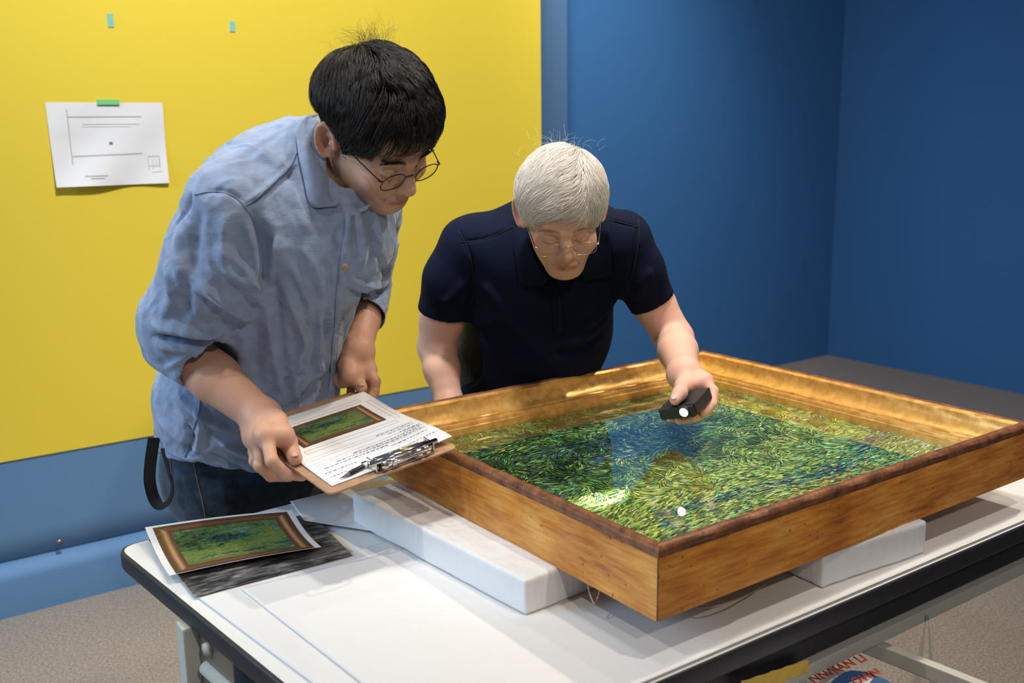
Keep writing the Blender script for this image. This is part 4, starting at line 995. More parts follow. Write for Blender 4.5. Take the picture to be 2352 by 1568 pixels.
def finger(pts, r0, r1): 
    k = len(pts); rs = np.linspace(r0, r1, k)
    return Un(0.003, *[cone(pts[i], pts[i + 1], rs[i], rs[i + 1]) for i in range(k - 1)])
def hand(wrist, wr, bases, fingers, thumb, rf=0.0092, palm_r=0.0125, thumb_r=(0.0145, 0.0105)):
    palm = Un(0.014, *[cone(wrist, b, wr * 0.92, palm_r) for b in bases], *[cone(bases[i], bases[i + 1], palm_r, palm_r) for i in range(len(bases) - 1)])
    th = Un(0.010, cone(wrist, thumb[0], wr * 0.8, thumb_r[0] * 1.12), cone(thumb[0], thumb[1], thumb_r[0] * 1.12, thumb_r[0] * 0.92), cone(thumb[1], thumb[2], thumb_r[0] * 0.92, thumb_r[1] * 1.03), cone(thumb[2], thumb[3], thumb_r[1] * 1.03, thumb_r[1] * 0.9))
    palm = Un(0.014, palm, cone(thumb[1], bases[0], 0.008, 0.010) if np.linalg.norm(thumb[1] - bases[0]) < 0.07 else cone(thumb[0], bases[0], 0.010, 0.010))
    out = []
    for i, f in enumerate(fingers):
        s = (1.0, 1.03, 0.97, 0.84)[i]
        out.append(Un(0.009, palm, finger(f, rf * s * 1.06, rf * s * 0.84)))
    return Un(0.0015, Un(0.012, palm, th), *out)
def nail(name, c, along, up, parent, m, w=0.0062, l=0.0078):
    s = np.cross(along, up); n = 8; vs = []
    for j in range(n + 1):
        for i in range(n + 1):
            a = (i / n * 2 - 1); b = (j / n * 2 - 1); k = max(abs(a), abs(b)); rr = 1 if k == 0 else k / math.hypot(a, b); a2, b2 = a * rr, b * rr
            vs.append(c + s * a2 * w + along * b2 * l - up * (0.0030 * a2 * a2 + 0.0012 * b2 * b2))
    fs = [(j * (n + 1) + i, j * (n + 1) + i + 1, (j + 1) * (n + 1) + i + 1, (j + 1) * (n + 1) + i) for j in range(n) for i in range(n)]
    o = mesh_np(name, vs, fs, m, parent); md = o.modifiers.new('t', 'SOLIDIFY'); md.thickness = 0.0006; return o
def scalp_roots(n, seed, region, cen=V(0, 0.009, 0.034), rad=V(0.077, 0.091, 0.086)):
    r = np.random.default_rng(seed); q = r.normal(size=(n * 3, 3)); q /= np.linalg.norm(q, axis=1)[:, None]; p = cen + q * rad
    p = p[region(p)]; return p[:n]
def hair_region(face_top=0.060, nape=-0.062, side=0.135):
    def f(p):
        a = (((p - V(0, -0.10, -0.045)) / V(side, 0.085, 0.045 + face_top)) ** 2).sum(1) > 1
        b = ((((np.abs(p[:, 0]) - 0.080) / 0.03) ** 2 + ((p[:, 1] - 0.017) / 0.030) ** 2 + ((p[:, 2] + 0.014) / 0.048) ** 2)) > 1
        c = p[:, 2] > nape + 0.02 - (p[:, 1] - 0.02) * 0.35
        return a & b & c
    return f
def hair_cap(H, cen, rad, face_top, nape, side, extra=()):
    f = Un(0.01, H.ell(cen, rad), *extra)
    f = Sub(0.006, f, H.ell((0, -0.10, -0.045), (side, 0.085, 0.045 + face_top)))
    for x in (-1, 1): f = Sub(0.004, f, H.ell((x * 0.092, 0.018, -0.014), (0.034, 0.029, 0.050)))
    f = Sub(0.004, f, half(H.w((0, 0.02, nape + 0.02)), -(H.M @ V(0, -0.35, -1)) * -1))
    return f
def eyeglasses(H, label, rim, lensm, templem, cx=0.033, cy=-0.103, cz=-0.006, rw=0.025, rh=0.019, rim_r=0.0008, wrap=0.10, square=2.3, ear=(0.080, 0.012, 0.014), tilt=0.12, rimless=False, name='eyeglasses'):
    e = empty(name, tuple(H.w((0, cy, cz)))); tag(e, label, 'eyeglasses')
    for x in (-1, 1):
        pts = []
        for a in np.linspace(0, 2 * math.pi, 40, endpoint=False):
            ca, sa = math.cos(a), math.sin(a); u = rw * math.copysign(abs(ca) ** (2 / square), ca); v = rh * math.copysign(abs(sa) ** (2 / square), sa)
            pts.append(H.w((x * (cx + u), cy + wrap * (abs(cx + u)) * 0.5 - tilt * v * -1, cz + v)))
        pts = np.array(pts); c = pts.mean(0)
        fw_ = unit(H.M @ V(0, -1, 0)) * 0.0006
        vs = [c + fw_ * 2] + list(pts + fw_) + [c - fw_] + list(pts - fw_); k = 40
        fs = [(0, 1 + i, 1 + (i + 1) % k) for i in range(k)] + [(k + 1, k + 2 + (i + 1) % k, k + 2 + i) for i in range(k)]
        mesh_np('lens', vs[:k + 1], fs[:k], lensm, e)
        if rimless: tube('lens_edge', pts, 0.00045, lensm if False else MT['rim_w'], e, closed=True, n=6)
        else: tube('rim', pts, rim_r, rim, e, closed=True)
        h0 = (x * (cx + rw * 0.97), cy + wrap * (cx + rw) * 0.5, cz + rh * 0.45)
        h1 = (x * (cx + rw + 0.004), cy + 0.004, cz + rh * 0.5)
        tube('hinge', [H.w(h0), H.w(h1), H.w((h1[0], h1[1] + 0.006, h1[2]))], [0.0013, 0.0017, 0.0014], rim, e)
        tube('temple', [H.w(p) for p in spline([h1, (x * (0.5 * (h1[0] * x + ear[0]) + 0.002), (h1[1] + ear[1]) / 2, (h1[2] + ear[2]) / 2), (x * ear[0], ear[1], ear[2]), (x * (ear[0] - 0.001), ear[1] + 0.022, ear[2] - 0.018)], 24)], 0.0010 if not rimless else 0.0009, templem, e)
        tube('nose_pad', [H.w((x * 0.0085, cy + 0.004, cz - 0.004)), H.w((x * 0.0100, cy + 0.0065, cz - 0.012))], 0.0019, MT['rim_w'], e)
    tube('bridge', [H.w(p) for p in spline([(-(cx - rw) * 1.0 - 0.0005, cy + 0.0002, cz + 0.006), (-0.004, cy - 0.003, cz + 0.0095), (0.004, cy - 0.003, cz + 0.0095), ((cx - rw) + 0.0005, cy + 0.0002, cz + 0.006)], 12)], 0.0011, rim, e)
    return e

# ================================================================== the dark-haired man
HM = Head((-0.2050, 1.565, 1.368), rotm(51.0, 38.5, -14.5), 0.93)
LAT = unit(V(0.66, 0.75, 0)); FRT = unit(V(0.75, -0.66, 0))
nb = W(752, 400, 1.60)
neck = Un(0.02, cone(HM.w((0, 0.026, -0.045)), W(757, 430, 1.62), 0.050, 0.053), cone(HM.w((0, 0.045, -0.03)), W(740, 410, 1.63), 0.040, 0.050))
shR, elR, wrR = W(520, 480, 1.50), W(408, 795, 1.595), W(602, 960, 1.525)
shL, elL, wrL = W(850, 480, 1.75), W(838, 660, 1.94), W(820, 808, 1.775)
# right hand at the left edge of the clipboard
def on_clip(px, py, lift):
    d = ray(px, py); t = ((C1 - V(0, 0, CH)) @ cn) / (d @ cn); return V(0, 0, CH) + d * t + cn * lift
fR = [[W(612, 1000, 1.455), W(624, 1058, 1.420), W(655, 1088, 1.435), W(694, 1093, 1.475)],
      [W(598, 1008, 1.475), W(597, 1068, 1.445), W(622, 1092, 1.460), W(664, 1094, 1.500)],
      [W(588, 1004, 1.500), W(586, 1058, 1.478), W(608, 1080, 1.495), W(648, 1084, 1.535)],
      [W(583, 996, 1.522), W(582, 1040, 1.508), W(600, 1060, 1.525), W(632, 1066, 1.560)]]
tR = [W(630, 968, 1.500), W(651, 1000, 1.462), on_clip(664, 1035, 0.016), on_clip(680, 1068, 0.0115)]
handR = hand(wrR, 0.027, [f[0] for f in fR], fR, tR, rf=0.0100, palm_r=0.0150, thumb_r=(0.0165, 0.0125))
fL = [[W(843, 850, 1.762), W(862, 876, 1.742), W(860, 899, 1.740), on_clip(846, 912, -0.012)],
      [W(832, 850, 1.785), W(852, 885, 1.785), W(848, 905, 1.775), W(835, 915, 1.765)],
      [W(815, 850, 1.80), W(832, 890, 1.80), W(828, 908, 1.79), W(815, 915, 1.78)],
      [W(798, 848, 1.805), W(806, 885, 1.81), W(806, 903, 1.80), W(800, 913, 1.79)]]
tL = [W(800, 838, 1.750), W(804, 862, 1.728), on_clip(818, 884, 0.015), on_clip(831, 902, 0.010)]
handL = hand(wrL, 0.027, [f[0] for f in fL], fL, tL, rf=0.0098, palm_r=0.0140, thumb_r=(0.0155, 0.0122))
handL = Un(0.014, handL, cone(wrL, W(786, 868, 1.775), 0.022, 0.015), cone(W(786, 868, 1.775), W(800, 850, 1.79), 0.016, 0.014))
arms = Un(0.012, chain([shR, elR], [0.045, 0.040]), chain([elR, elR * 0.55 + wrR * 0.45, wrR], [0.041, 0.040, 0.0275]),
          chain([shL, elL], [0.042, 0.038]), chain([elL, elL * 0.5 + wrL * 0.5, wrL], [0.038, 0.036, 0.027]))
S1, S2, S3, S4 = W(705, 520, 1.62), W(604, 720, 1.725), W(574, 890, 1.78), W(550, 1030, 1.81)
core = Un(0.03, cone(W(735, 420, 1.62), S1, 0.06, 0.07), cone(S1, S2, 0.07, 0.07), cone(S2, S4, 0.07, 0.07), cone(S1, shR, 0.06, 0.045), cone(S1, shL, 0.06, 0.042))
man_f = Un(0.006, Un(0.02, head_sdf(HM, jaw=1.0, nose=1.0), neck, core), Un(0.012, arms, handR, handL))
def man_col(vs):
    L = HM.loc(vs); c = np.repeat(np.array([(0.56, 0.315, 0.205)]), len(vs), 0)
    I = (np.abs(L) < 0.2).all(1); c[I] = face_colors(L[I], (0.58, 0.335, 0.225), (0.50, 0.20, 0.16), (0.03, 0.02, 0.015), browd=1.5, ruddy=0.8)
    for hp_, r_ in ((wrR, 0.13), (wrL, 0.13)):
        k = np.clip(1.15 - np.linalg.norm(vs - hp_, axis=1) / r_, 0, 1)[:, None] * 0.55; c = c * (1 - k) + V(0.64, 0.34, 0.245) * k
    return c
man, mvs, mfs = build_sdf('person', man_f, (-0.75, 1.2, 0.68), (0.10, 2.15, 1.62), 0.0021, MT['skin_m'], colfn=man_col)
tag(man, 'dark-haired man in blue linen shirt leaning over and holding a clipboard', 'person', 'people at the table')
for f, t in ((tR, 1), (tL, -1)):
    al = unit(f[3] - f[2]); up = unit(cn * 0.8 + unit(V(0, 0, CH) - f[3]) * 0.5); up = unit(up - al * (up @ al))
    nail('thumbnail', f[3] + up * 0.0112 + al * 0.003, al, up, man, MT['nail_m'], 0.0068, 0.0080)

# shirt
sl_R = Un(0.03, cone(W(528, 476, 1.51), W(495, 600, 1.535), 0.069, 0.072), cone(W(495, 600, 1.535), W(428, 735, 1.580), 0.072, 0.066), cone(W(428, 735, 1.580), W(420, 765, 1.585), 0.065, 0.062))
axR = unit(wrR - elR); cR0 = W(420, 792, 1.585); 
cuffR = Un(0.006, cone(cR0 - axR * 0.012, cR0 + axR * 0.030, 0.0560, 0.0520))
sl_L = Un(0.03, cone(W(846, 480, 1.75), W(832, 570, 1.84), 0.058, 0.056), cone(W(832, 570, 1.84), W(836, 655, 1.93), 0.056, 0.052))
axL = unit(wrL - elL); cL0 = W(836, 672, 1.915)
cuffL = cone(cL0, cL0 + axL * 0.060, 0.050, 0.0475)
torso = Un(0.05, econe(S1, S2, LAT, (0.148, 0.112), (0.153, 0.120)), econe(S2, S3, LAT, (0.153, 0.120), (0.162, 0.132)), econe(S3, W(556, 1165, 1.83), LAT, (0.162, 0.132), (0.180, 0.146), endr=0.05),
           cone(W(640, 415, 1.62), W(705, 370, 1.615), 0.080, 0.066), cone(W(560, 450, 1.56), W(650, 420, 1.61), 0.074, 0.080), cone(W(800, 470, 1.70), W(730, 420, 1.63), 0.062, 0.070), ell(W(745, 560, 1.60), (0.10, 0.09, 0.10)))
sh = Un(0.022, torso, sl_R); sh = Un(0.022, sh, sl_L)
# hem, neck and cuff openings
hn = unit(np.cross(W(700, 1140, 1.68) - W(342, 1022, 1.72), V(0.5, 1, 0.0))); hn = hn if hn[2] < 0 else -hn
sh = Sub(0.004, sh, Leaf(lambda P: (P[:, 2] - np.interp(P[:, 0], [-0.68, -0.62, -0.54, -0.47, -0.41, -0.35, -0.25], [0.822, 0.822, 0.822, 0.802, 0.776, 0.748, 0.742])) * 0.9))
sh = Sub(0.004, sh, Un(0.01, econe(W(566, 1010, 1.80), W(556, 1260, 1.83), LAT, (0.155, 0.124), (0.176, 0.142), endr=0.05)))
sh = Un(0.0015, sh, cuffR, cuffL)
sh = Sub(0.003, sh, Un(0, cone(cR0 + axR * 0.050, cR0 + axR * 0.16, 0.0465, 0.062), cone(cL0 + axL * 0.030, cL0 + axL * 0.11, 0.040, 0.046)))
sh = Sub(0.006, sh, Un(0.01, cone(HM.w((0, 0.026, -0.045)), W(765, 420, 1.60), 0.055, 0.056), cone(W(768, 420, 1.57), W(792, 486, 1.555), 0.030, 0.012)))
F_man = [  # (pixel line on the cloth, width m, height m)
    ([(575, 470), (598, 540), (606, 610), (600, 680)], 0.007, -0.006),
    ([(560, 500), (585, 590), (590, 640)], 0.006, 0.004),
    ([(500, 560), (560, 620), (606, 690)], 0.008, 0.007), ([(480, 600), (545, 660), (600, 720)], 0.006, -0.006),
    ([(470, 610), (540, 640), (600, 655)], 0.008, 0.006), ([(450, 640), (520, 700), (580, 740)], 0.007, 0.007), ([(440, 670), (500, 715), (560, 755)], 0.006, -0.006),
    ([(345, 745), (400, 755), (470, 765), (520, 750)], 0.009, 0.010), ([(345, 772), (400, 780), (450, 786), (512, 786)], 0.0055, -0.012), ([(352, 792), (400, 800), (450, 802), (508, 800)], 0.008, 0.005), ([(380, 850), (420, 822), (470, 800), (505, 806)], 0.005, 0.004),
    ([(430, 500), (410, 580), (420, 660)], 0.012, 0.006), ([(460, 480), (450, 560), (440, 640)], 0.010, -0.005), ([(520, 490), (510, 580), (530, 640)], 0.008, 0.005),
    ([(380, 600), (395, 680), (370, 740)], 0.010, 0.006), ([(420, 620), (430, 690), (410, 740)], 0.009, -0.005),
    ([(640, 620), (680, 720), (700, 800), (690, 900)], 0.008, 0.007), ([(660, 600), (720, 700), (735, 800), (720, 900)], 0.009, 0.006), ([(630, 640), (640, 740), (655, 840), (650, 930)], 0.008, -0.006),
    ([(690, 560), (735, 640), (760, 740), (765, 860)], 0.008, 0.005), ([(715, 640), (725, 760), (712, 880)], 0.006, -0.005), ([(610, 700), (625, 800), (640, 900), (620, 1000)], 0.008, 0.006),
    ([(590, 720), (590, 820), (600, 900)], 0.010, -0.006), ([(560, 760), (560, 860), (590, 960)], 0.010, 0.006), ([(680, 700), (690, 780), (675, 880), (690, 960)], 0.005, 0.005),
    ([(750, 600), (752, 700), (745, 800)], 0.007, -0.005), ([(640, 540), (620, 600), (612, 660)], 0.009, 0.006), ([(700, 820), (660, 860), (620, 900)], 0.006, 0.005), ([(745, 830), (700, 880), (640, 940)], 0.007, 0.005),
    ([(380, 880), (420, 940), (450, 1000)], 0.008, 0.005), ([(400, 900), (470, 960), (540, 990)], 0.008, 0.006), ([(360, 960), (420, 1010), (480, 1040)], 0.008, 0.006),
    ([(430, 960), (440, 1010), (425, 1050)], 0.006, -0.006), ([(455, 930), (462, 980), (450, 1040)], 0.005, 0.006), ([(480, 1000), (560, 1040), (640, 1060)], 0.007, 0.006), ([(470, 1040), (560, 1080), (640, 1100)], 0.006, -0.005),
    ([(820, 480), (835, 560), (815, 640)], 0.010, 0.006), ([(870, 500), (865, 580), (840, 640)], 0.010, 0.006), ([(850, 560), (880, 610), (890, 640)], 0.007, -0.006), ([(800, 640), (850, 655), (893, 650)], 0.006, 0.006), ([(790, 660), (840, 680), (880, 670)], 0.005, -0.006),
    ([(560, 330), (620, 360), (660, 390)], 0.012, 0.004), ([(470, 440), (520, 440), (560, 465)], 0.004, -0.003), ([(560, 466), (600, 440), (655, 395), (680, 370)], 0.004, 0.0035), ([(566, 476), (606, 450), (660, 403), (684, 378)], 0.003, -0.003),
    ([(660, 420), (690, 480), (700, 540)], 0.012, 0.005), ([(610, 480), (640, 560), (650, 620)], 0.010, 0.005), ([(590, 500), (615, 600), (610, 680)], 0.008, -0.004),
    ([(440, 442), (430, 480), (400, 520)], 0.004, -0.004),
]
def linen(vs):
    q = vs @ np.stack([LAT, FRT, V(0, 0, 1)], 1)
    wv = np.c_[q[:, 0] * 26 + 2.2 * fbm(vs * 9, 2, 3), q[:, 1] * 26, q[:, 2] * 7 + 1.5 * fbm(vs * 7, 2, 7)]
    r = 1 - np.abs(fbm(wv, 3, 11)) * 2.6
    r2 = 1 - np.abs(fbm(vs * 30 + fbm(vs * 12, 2, 2)[:, None] * 1.5, 2, 19)) * 2.4
    return 0.0044 * np.clip(r, -0.6, 1) * (0.6 + 0.4 * fbm(vs * 6, 2, 23)) + 0.0019 * np.clip(r2, -0.5, 1) + 0.002 * fbm(vs * 5, 2, 5) - 0.001
shirt, svs, sfs = build_sdf('shirt', sh, (-0.80, 1.2, 0.66), (0.02, 2.15, 1.50), 0.0029, MT['shirt'], man, it=1, folds=F_man, noise=linen)
sb = bvh_of(svs, sfs)
def seam(name, pts, r, m, par, bv, off=0.0008, n=30, flat=0.5):
    P, N = hits(bv, spline([(*p, 0) for p in pts], n)[:, :2])
    if len(P) < 3: return None
    return tube(name, P + N * off, r, m, par, n=6, flat=(N.mean(0) / np.linalg.norm(N.mean(0)), flat))
seam('shoulder_seam', [(448, 447), (490, 440), (530, 448), (562, 474), (590, 530), (604, 590), (606, 640)], 0.0016, MT['shirt_seam'], shirt, sb)
seam('yoke_seam', [(562, 474), (600, 444), (640, 408), (668, 380), (682, 350)], 0.0015, MT['shirt_seam'], shirt, sb)
seam('side_seam', [(462, 905), (455, 950), (440, 1000), (425, 1050)], 0.0022, MT['shirt_seam'], shirt, sb)
seam('hem_seam', [(350, 1015), (400, 1046), (470, 1075), (560, 1100), (640, 1120)], 0.0014, MT['shirt_seam'], shirt, sb)
# placket, buttons
def cloth_strip(name, pts, half_px, off, m, par, bv, n=40):
    c = spline([(*p, 0) for p in pts], n)[:, :2]; vs = []; ok = []
    for i in range(len(c)):
        t = c[min(i + 1, len(c) - 1)] - c[max(i - 1, 0)]; t = t / np.linalg.norm(t); q = V(-t[1], t[0]) * half_px
        a, na = hit(bv, *(c[i] + q)); b, nb_ = hit(bv, *(c[i] - q))
        if a is None or b is None or np.linalg.norm(a - b) > 0.06: continue
        vs += [a + na * off, b + nb_ * off]
    k = len(vs) // 2
    if k < 2: return None
    o = mesh_np(name, vs, [(2 * i, 2 * i + 1, 2 * i + 3, 2 * i + 2) for i in range(k - 1)], m, par)
    md = o.modifiers.new('t', 'SOLIDIFY'); md.thickness = 0.0014; md.offset = 0; return o
cloth_strip('placket', [(801, 492), (800, 540), (790, 600), (783, 660), (778, 720), (774, 780), (768, 850), (762, 900)], 10, 0.0022, MT['shirt'], shirt, sb, 46)
for p in ((792, 611), (782, 735)):
    a, n_ = hit(sb, *p)
    if a is not None:
        bt = tube('button', [a + n_ * 0.002, a + n_ * 0.0035, a + n_ * 0.0050], [0.0058, 0.0060, 0.0050], MT['button'], shirt, n=16)
# collar: two leaves lying over the shirt and a stand around the neck
def leaf(name, inner, outer, li, lo_, m, par, bv, nrm=None):
    I = spline([(*p, 0) for p in inner], 24)[:, :2]; O = spline([(*p, 0) for p in outer], 24)[:, :2]; k = min(len(I), len(O)); vs = []; nv = 8
    for i in range(k):
        a, na = hit(bv, *I[i]); b, nb_ = hit(bv, *O[i])
        if a is None or b is None: 
            if not vs: continue
            a, na, b, nb_ = last
        last = (a, na, b, nb_)
        A_, B_ = a + na * li, b + nb_ * lo_
        for j in range(nv + 1):
            t = j / nv; mid = A_ * (1 - t) + B_ * t; nn = unit(na * (1 - t) + nb_ * t); vs.append(mid + nn * 0.010 * math.sin(math.pi * t))
    k2 = len(vs) // (nv + 1)
    o = mesh_np(name, vs, [(i * (nv + 1) + j, i * (nv + 1) + j + 1, (i + 1) * (nv + 1) + j + 1, (i + 1) * (nv + 1) + j) for i in range(k2 - 1) for j in range(nv)], m, par)
    md = o.modifiers.new('t', 'SOLIDIFY'); md.thickness = 0.0022; md.offset = 0
    return o
def surf_leaf(name, inner, outer, m, par, curve=0.006):
    """collar leaf from two 3D edges"""
    k = 26; I = spline(inner, k); O = spline(outer, k); n_ = min(len(I), len(O)); nv = 8; vs = []
    for i in range(n_):
        t0 = unit(I[min(i + 1, n_ - 1)] - I[max(i - 1, 0)]); nn = unit(np.cross(t0, O[i] - I[i])); 
        if nn @ (V(0, 0, CH) - I[i]) < 0: nn = -nn
        for j in range(nv + 1): t = j / nv; vs.append(I[i] * (1 - t) + O[i] * t + nn * curve * math.sin(math.pi * t))
    o = mesh_np(name, vs, [(i * (nv + 1) + j, i * (nv + 1) + j + 1, (i + 1) * (nv + 1) + j + 1, (i + 1) * (nv + 1) + j) for i in range(n_ - 1) for j in range(nv)], m, par)
    md = o.modifiers.new('t', 'SOLIDIFY'); md.thickness = 0.0022; md.offset = 0; return o
def near(bv, px, py, Yd, off):
    """point just outside the cloth on this line of sight, or at the given depth when the cloth is not there"""
    a, n_ = hit(bv, px, py)
    if a is None or abs(a[1] - Yd) > 0.09: return W(px, py, Yd)
    return a + n_ * off
inn = [W(728, 262, 1.655), W(716, 290, 1.60), W(722, 335, 1.555), W(738, 385, 1.535), W(757, 430, 1.53), W(775, 470, 1.54)]
ott = [near(sb, 706, 270, 1.66, .004), near(sb, 684, 300, 1.585, .005), near(sb, 682, 345, 1.55, .005), near(sb, 695, 410, 1.53, .005), near(sb, 712, 474, 1.515, .005), near(sb, 768, 476, 1.52, .005)]
surf_leaf('collar', inn, ott, MT['shirt'], shirt, 0.006)
surf_leaf('collar', [W(826, 462, 1.60), W(812, 468, 1.575), W(798, 482, 1.555)], [near(sb, 850, 470, 1.60, .005), near(sb, 836, 486, 1.58, .005), near(sb, 806, 500, 1.555, .005)], MT['shirt'], shirt, 0.003)

# jeans and shoes
L1t, L1k, L1a = W(492, 1060, 1.80), V(-0.53, 1.82, 0.45), V(-0.535, 1.85, 0.09)
L2t, L2k, L2a = W(640, 1060, 1.895), V(-0.42, 1.92, 0.45), V(-0.42, 1.97, 0.09)
jf = Un(0.03, econe(W(568, 960, 1.83), W(562, 1075, 1.845), LAT, (0.152, 0.118), (0.160, 0.122)), chain([L1t, L1k, L1a], [0.088, 0.064, 0.052], 0.02), chain([L2t, L2k, L2a], [0.088, 0.064, 0.052], 0.02))
jf = Sub(0.003, jf, Un(0, half(V(0, 0, 0.075), V(0, 0, 1))))
jn = lambda v: 0.0022 * np.clip(1 - np.abs(fbm(v * V(14, 14, 30), 2, 41)) * 2.6, -0.5, 1)
jeans, jv, jfc = build_sdf('jeans', jf, (-0.80, 1.5, 0.0), (-0.1, 2.25, 0.98), 0.0042, MT['denim'], man, noise=jn)
jb = bvh_of(jv, jfc)
seam('jeans_seam', [(445, 1060), (455, 1110), (465, 1150), (472, 1195)], 0.0010, MT['thread'], jeans, jb)
seam('pocket_seam', [(392, 1050), (394, 1085), (398, 1115), (396, 1130)], 0.0009, MT['thread'], jeans, jb)
for P, nm in ((L1a, 0), (L2a, 1)):
    fd = unit(V(0.55, -0.83, 0)); f = Un(0.02, ell(P + fd * 0.03 + V(0, 0, -0.052), (0.045, 0.045, 0.035)), cone(P + fd * 0.02 + V(0, 0, -0.055), P + fd * 0.15 + V(0, 0, -0.062), 0.038, 0.026))
    f = Sub(0.002, f, Leaf(lambda Q: (Q[:, 2] - 0.001)))
    build_sdf('shoe', f, P - V(0.25, 0.28, 0.12), P + V(0.25, 0.12, 0.1), 0.004, MT['shoe'], man)
# webbing strap at his hip
pts = spline([W(354, 1005, 1.67), W(346, 1060, 1.665), W(344, 1105, 1.66), W(354, 1145, 1.66), W(370, 1161, 1.655), W(388, 1150, 1.65), W(395, 1120, 1.65), W(386, 1080, 1.66), W(372, 1030, 1.67)], 60)
wid = np.interp(np.linspace(0, 1, len(pts)), [0, .2, .45, .55, .7, 1], [0.010, 0.010, 0.010, 0.005, 0.004, 0.006])
wd_ = []
for i in range(len(pts)):
    t = unit(pts[min(i + 1, len(pts) - 1)] - pts[max(i - 1, 0)]); wd_.append(unit(np.cross(t, V(0.15, 1, 0.1)) * 0.85 + V(0.1, 0.45, 0)))
stp = strip('wrist_strap', pts, np.array(wd_), wid, np.array([unit(np.cross(wd_[i], unit(pts[min(i + 1, len(pts) - 1)] - pts[max(i - 1, 0)]))) for i in range(len(pts))]), 0.0014, MT['strap'])
tag(stp, 'black webbing strap looped at the hip of the man in blue shirt', 'strap')

# hair
regM = hair_region(0.073, -0.070, 0.125)
cap = hair_cap(HM, (0, 0.011, 0.044), (0.0800, 0.092, 0.092), 0.072, -0.072, 0.125)
hairM, hv, hf = build_sdf('hair', cap, HM.o - 0.17, HM.o + 0.17, 0.0035, MT['hair_b'], man, noise=lambda v: 0.003 * fbm(v * 60, 2, 3))
wh = V(-0.012, 0.070, 0.10)
def flowM(p, r0):
    d = p - wh; d = d / (np.linalg.norm(d, axis=1)[:, None] + 1e-3)
    b = np.zeros_like(d); b[:, 1] = -0.75 * (r0[:, 2] > 0.03); b[:, 2] = -0.9; b[:, 0] = 0.35 * np.sign(r0[:, 0]) * (r0[:, 2] < 0.07) - 0.25 * (r0[:, 2] > 0.07)
    return d * 1.0 + b * 0.7 + 1.0 * np.stack([vnoise(r0 * 45, 1), vnoise(r0 * 55, 2), vnoise(r0 * 55, 3)], 1)
def offM(t, r0, _):
    top = np.clip((r0[:, 2] - 0.0) / 0.08, 0.15, 1) 
    b = 0.005 + 0.025 * top * math.sin(math.pi * min(t * 0.75 + 0.15, 1)) + 0.011 * vnoise(r0 * 30, 9) * t * top + 0.004 * vnoise(r0 * 500, 19) * t
    return np.clip(b * (1 if t > 0.12 else t / 0.12 * 0.6 + 0.4), 0.002, None)
rt = scalp_roots(15000, 11, regM)
lenM = 0.018 + 0.046 * np.clip((rt[:, 2] - 0.015) / 0.06, 0, 1) + 0.004 * (rt[:, 1] < -0.02)
lenM = np.where((np.abs(rt[:, 0]) > 0.052) & (rt[:, 2] < 0.062) & (rt[:, 1] > -0.03), 0.013, lenM)
P = grow(HM, rt, flowM, offM, lenM * (0.75 + 0.5 * rng.random(len(rt))), 9, 3, 0.22)
P = smooth_bundle(P, 3, 0.65, 0.013)
hs = hair_strands('hair_strands', hairM, MT['hair_b'], HM.w(P.reshape(-1, 3)).reshape(P.shape), np.linspace(0.00042, 0.00010, 9)); hs['kind'] = 'stuff'
# tufts that stand up at the crown
r_ = np.random.default_rng(4); tufts = []
for c0, dr_, n_, ln in ((V(0.02, 0.085, 0.098), V(-0.35, 0.45, 0.85), 150, 0.042), (V(-0.045, 0.045, 0.105), V(-0.5, -0.1, 0.9), 120, 0.036), (V(0.03, 0.075, 0.105), V(0.5, 0.6, 0.7), 90, 0.05)):
    for i in range(n_):
        b0 = c0 + r_.normal(0, 0.012, 3); d = unit(dr_ + r_.normal(0, 0.35, 3)); sd = unit(np.cross(d, r_.normal(size=3))); l = ln * (0.5 + 0.7 * r_.random())
        tufts.append([b0 + d * l * t + sd * l * 0.55 * t * t - V(0, 0, 0.35) * l * t ** 3 for t in np.linspace(0, 1, 9)])
P2 = np.array(tufts); o = hair_strands('loose_hair', hairM, MT['hair_b'], HM.w(P2.reshape(-1, 3)).reshape(P2.shape), np.linspace(0.00016, 0.00005, 9)); o['kind'] = 'stuff'
# brows
def brows(H, m, parent, n, seed, r0, zoff=0.0):
    r = np.random.default_rng(seed); out = []
    bv = None
    for x in (-1, 1):
        for i in range(n):
            t = r.random(); px_ = 0.012 + 0.038 * t; z = 0.0165 + 0.007 * math.sin(t * 2.3) - 0.004 * t + r.normal(0, 0.0018) * (1.1 - t) + zoff
            y = -0.0955 + 0.011 * t * t + 0.001
            a = V(x * px_, y, z); d = unit(V(x * (0.6 + t), 0.28 * t - 0.12, 0.55 * (1 - t) - 0.35 * t)) + r.normal(0, 0.12, 3)
            out.append([a + d * 0.0075 * s - V(0, 0.0006, 0) * s for s in np.linspace(0, 1, 4)])
    P = np.array(out); o = hair_strands('eyebrow', parent, m, H.w(P.reshape(-1, 3)).reshape(P.shape), np.linspace(r0, r0 * 0.3, 4)); o['kind'] = 'stuff'; return o
brows(HM, MT['hair_b'], man, 170, 5, 0.00028)
eyeglasses(HM, 'thin dark metal eyeglasses worn by the dark-haired man', MT['rim_m'], MT['lens'], MT['rim_m'], cx=0.0345, cy=-0.104, cz=-0.010, rw=0.0225, rh=0.0175, square=2.3, rim_r=0.0009, tilt=-0.12)

# ================================================================== the white-haired person
HW = Head((0.0950, 1.855, 1.2215), rotm(3.5, 30.0, -3.0), 0.905)
Wp = lambda x, y, Y: W(x, y, Y + 0.05)
wshR, welR, wwrR = Wp(1070, 560, 1.985), Wp(1003, 795, 2.03), W(1033, 930, 2.01)
wshL, welL, wwrL = Wp(1432, 562, 1.90), W(1549, 778, 1.975), W(1572, 858, 1.745)
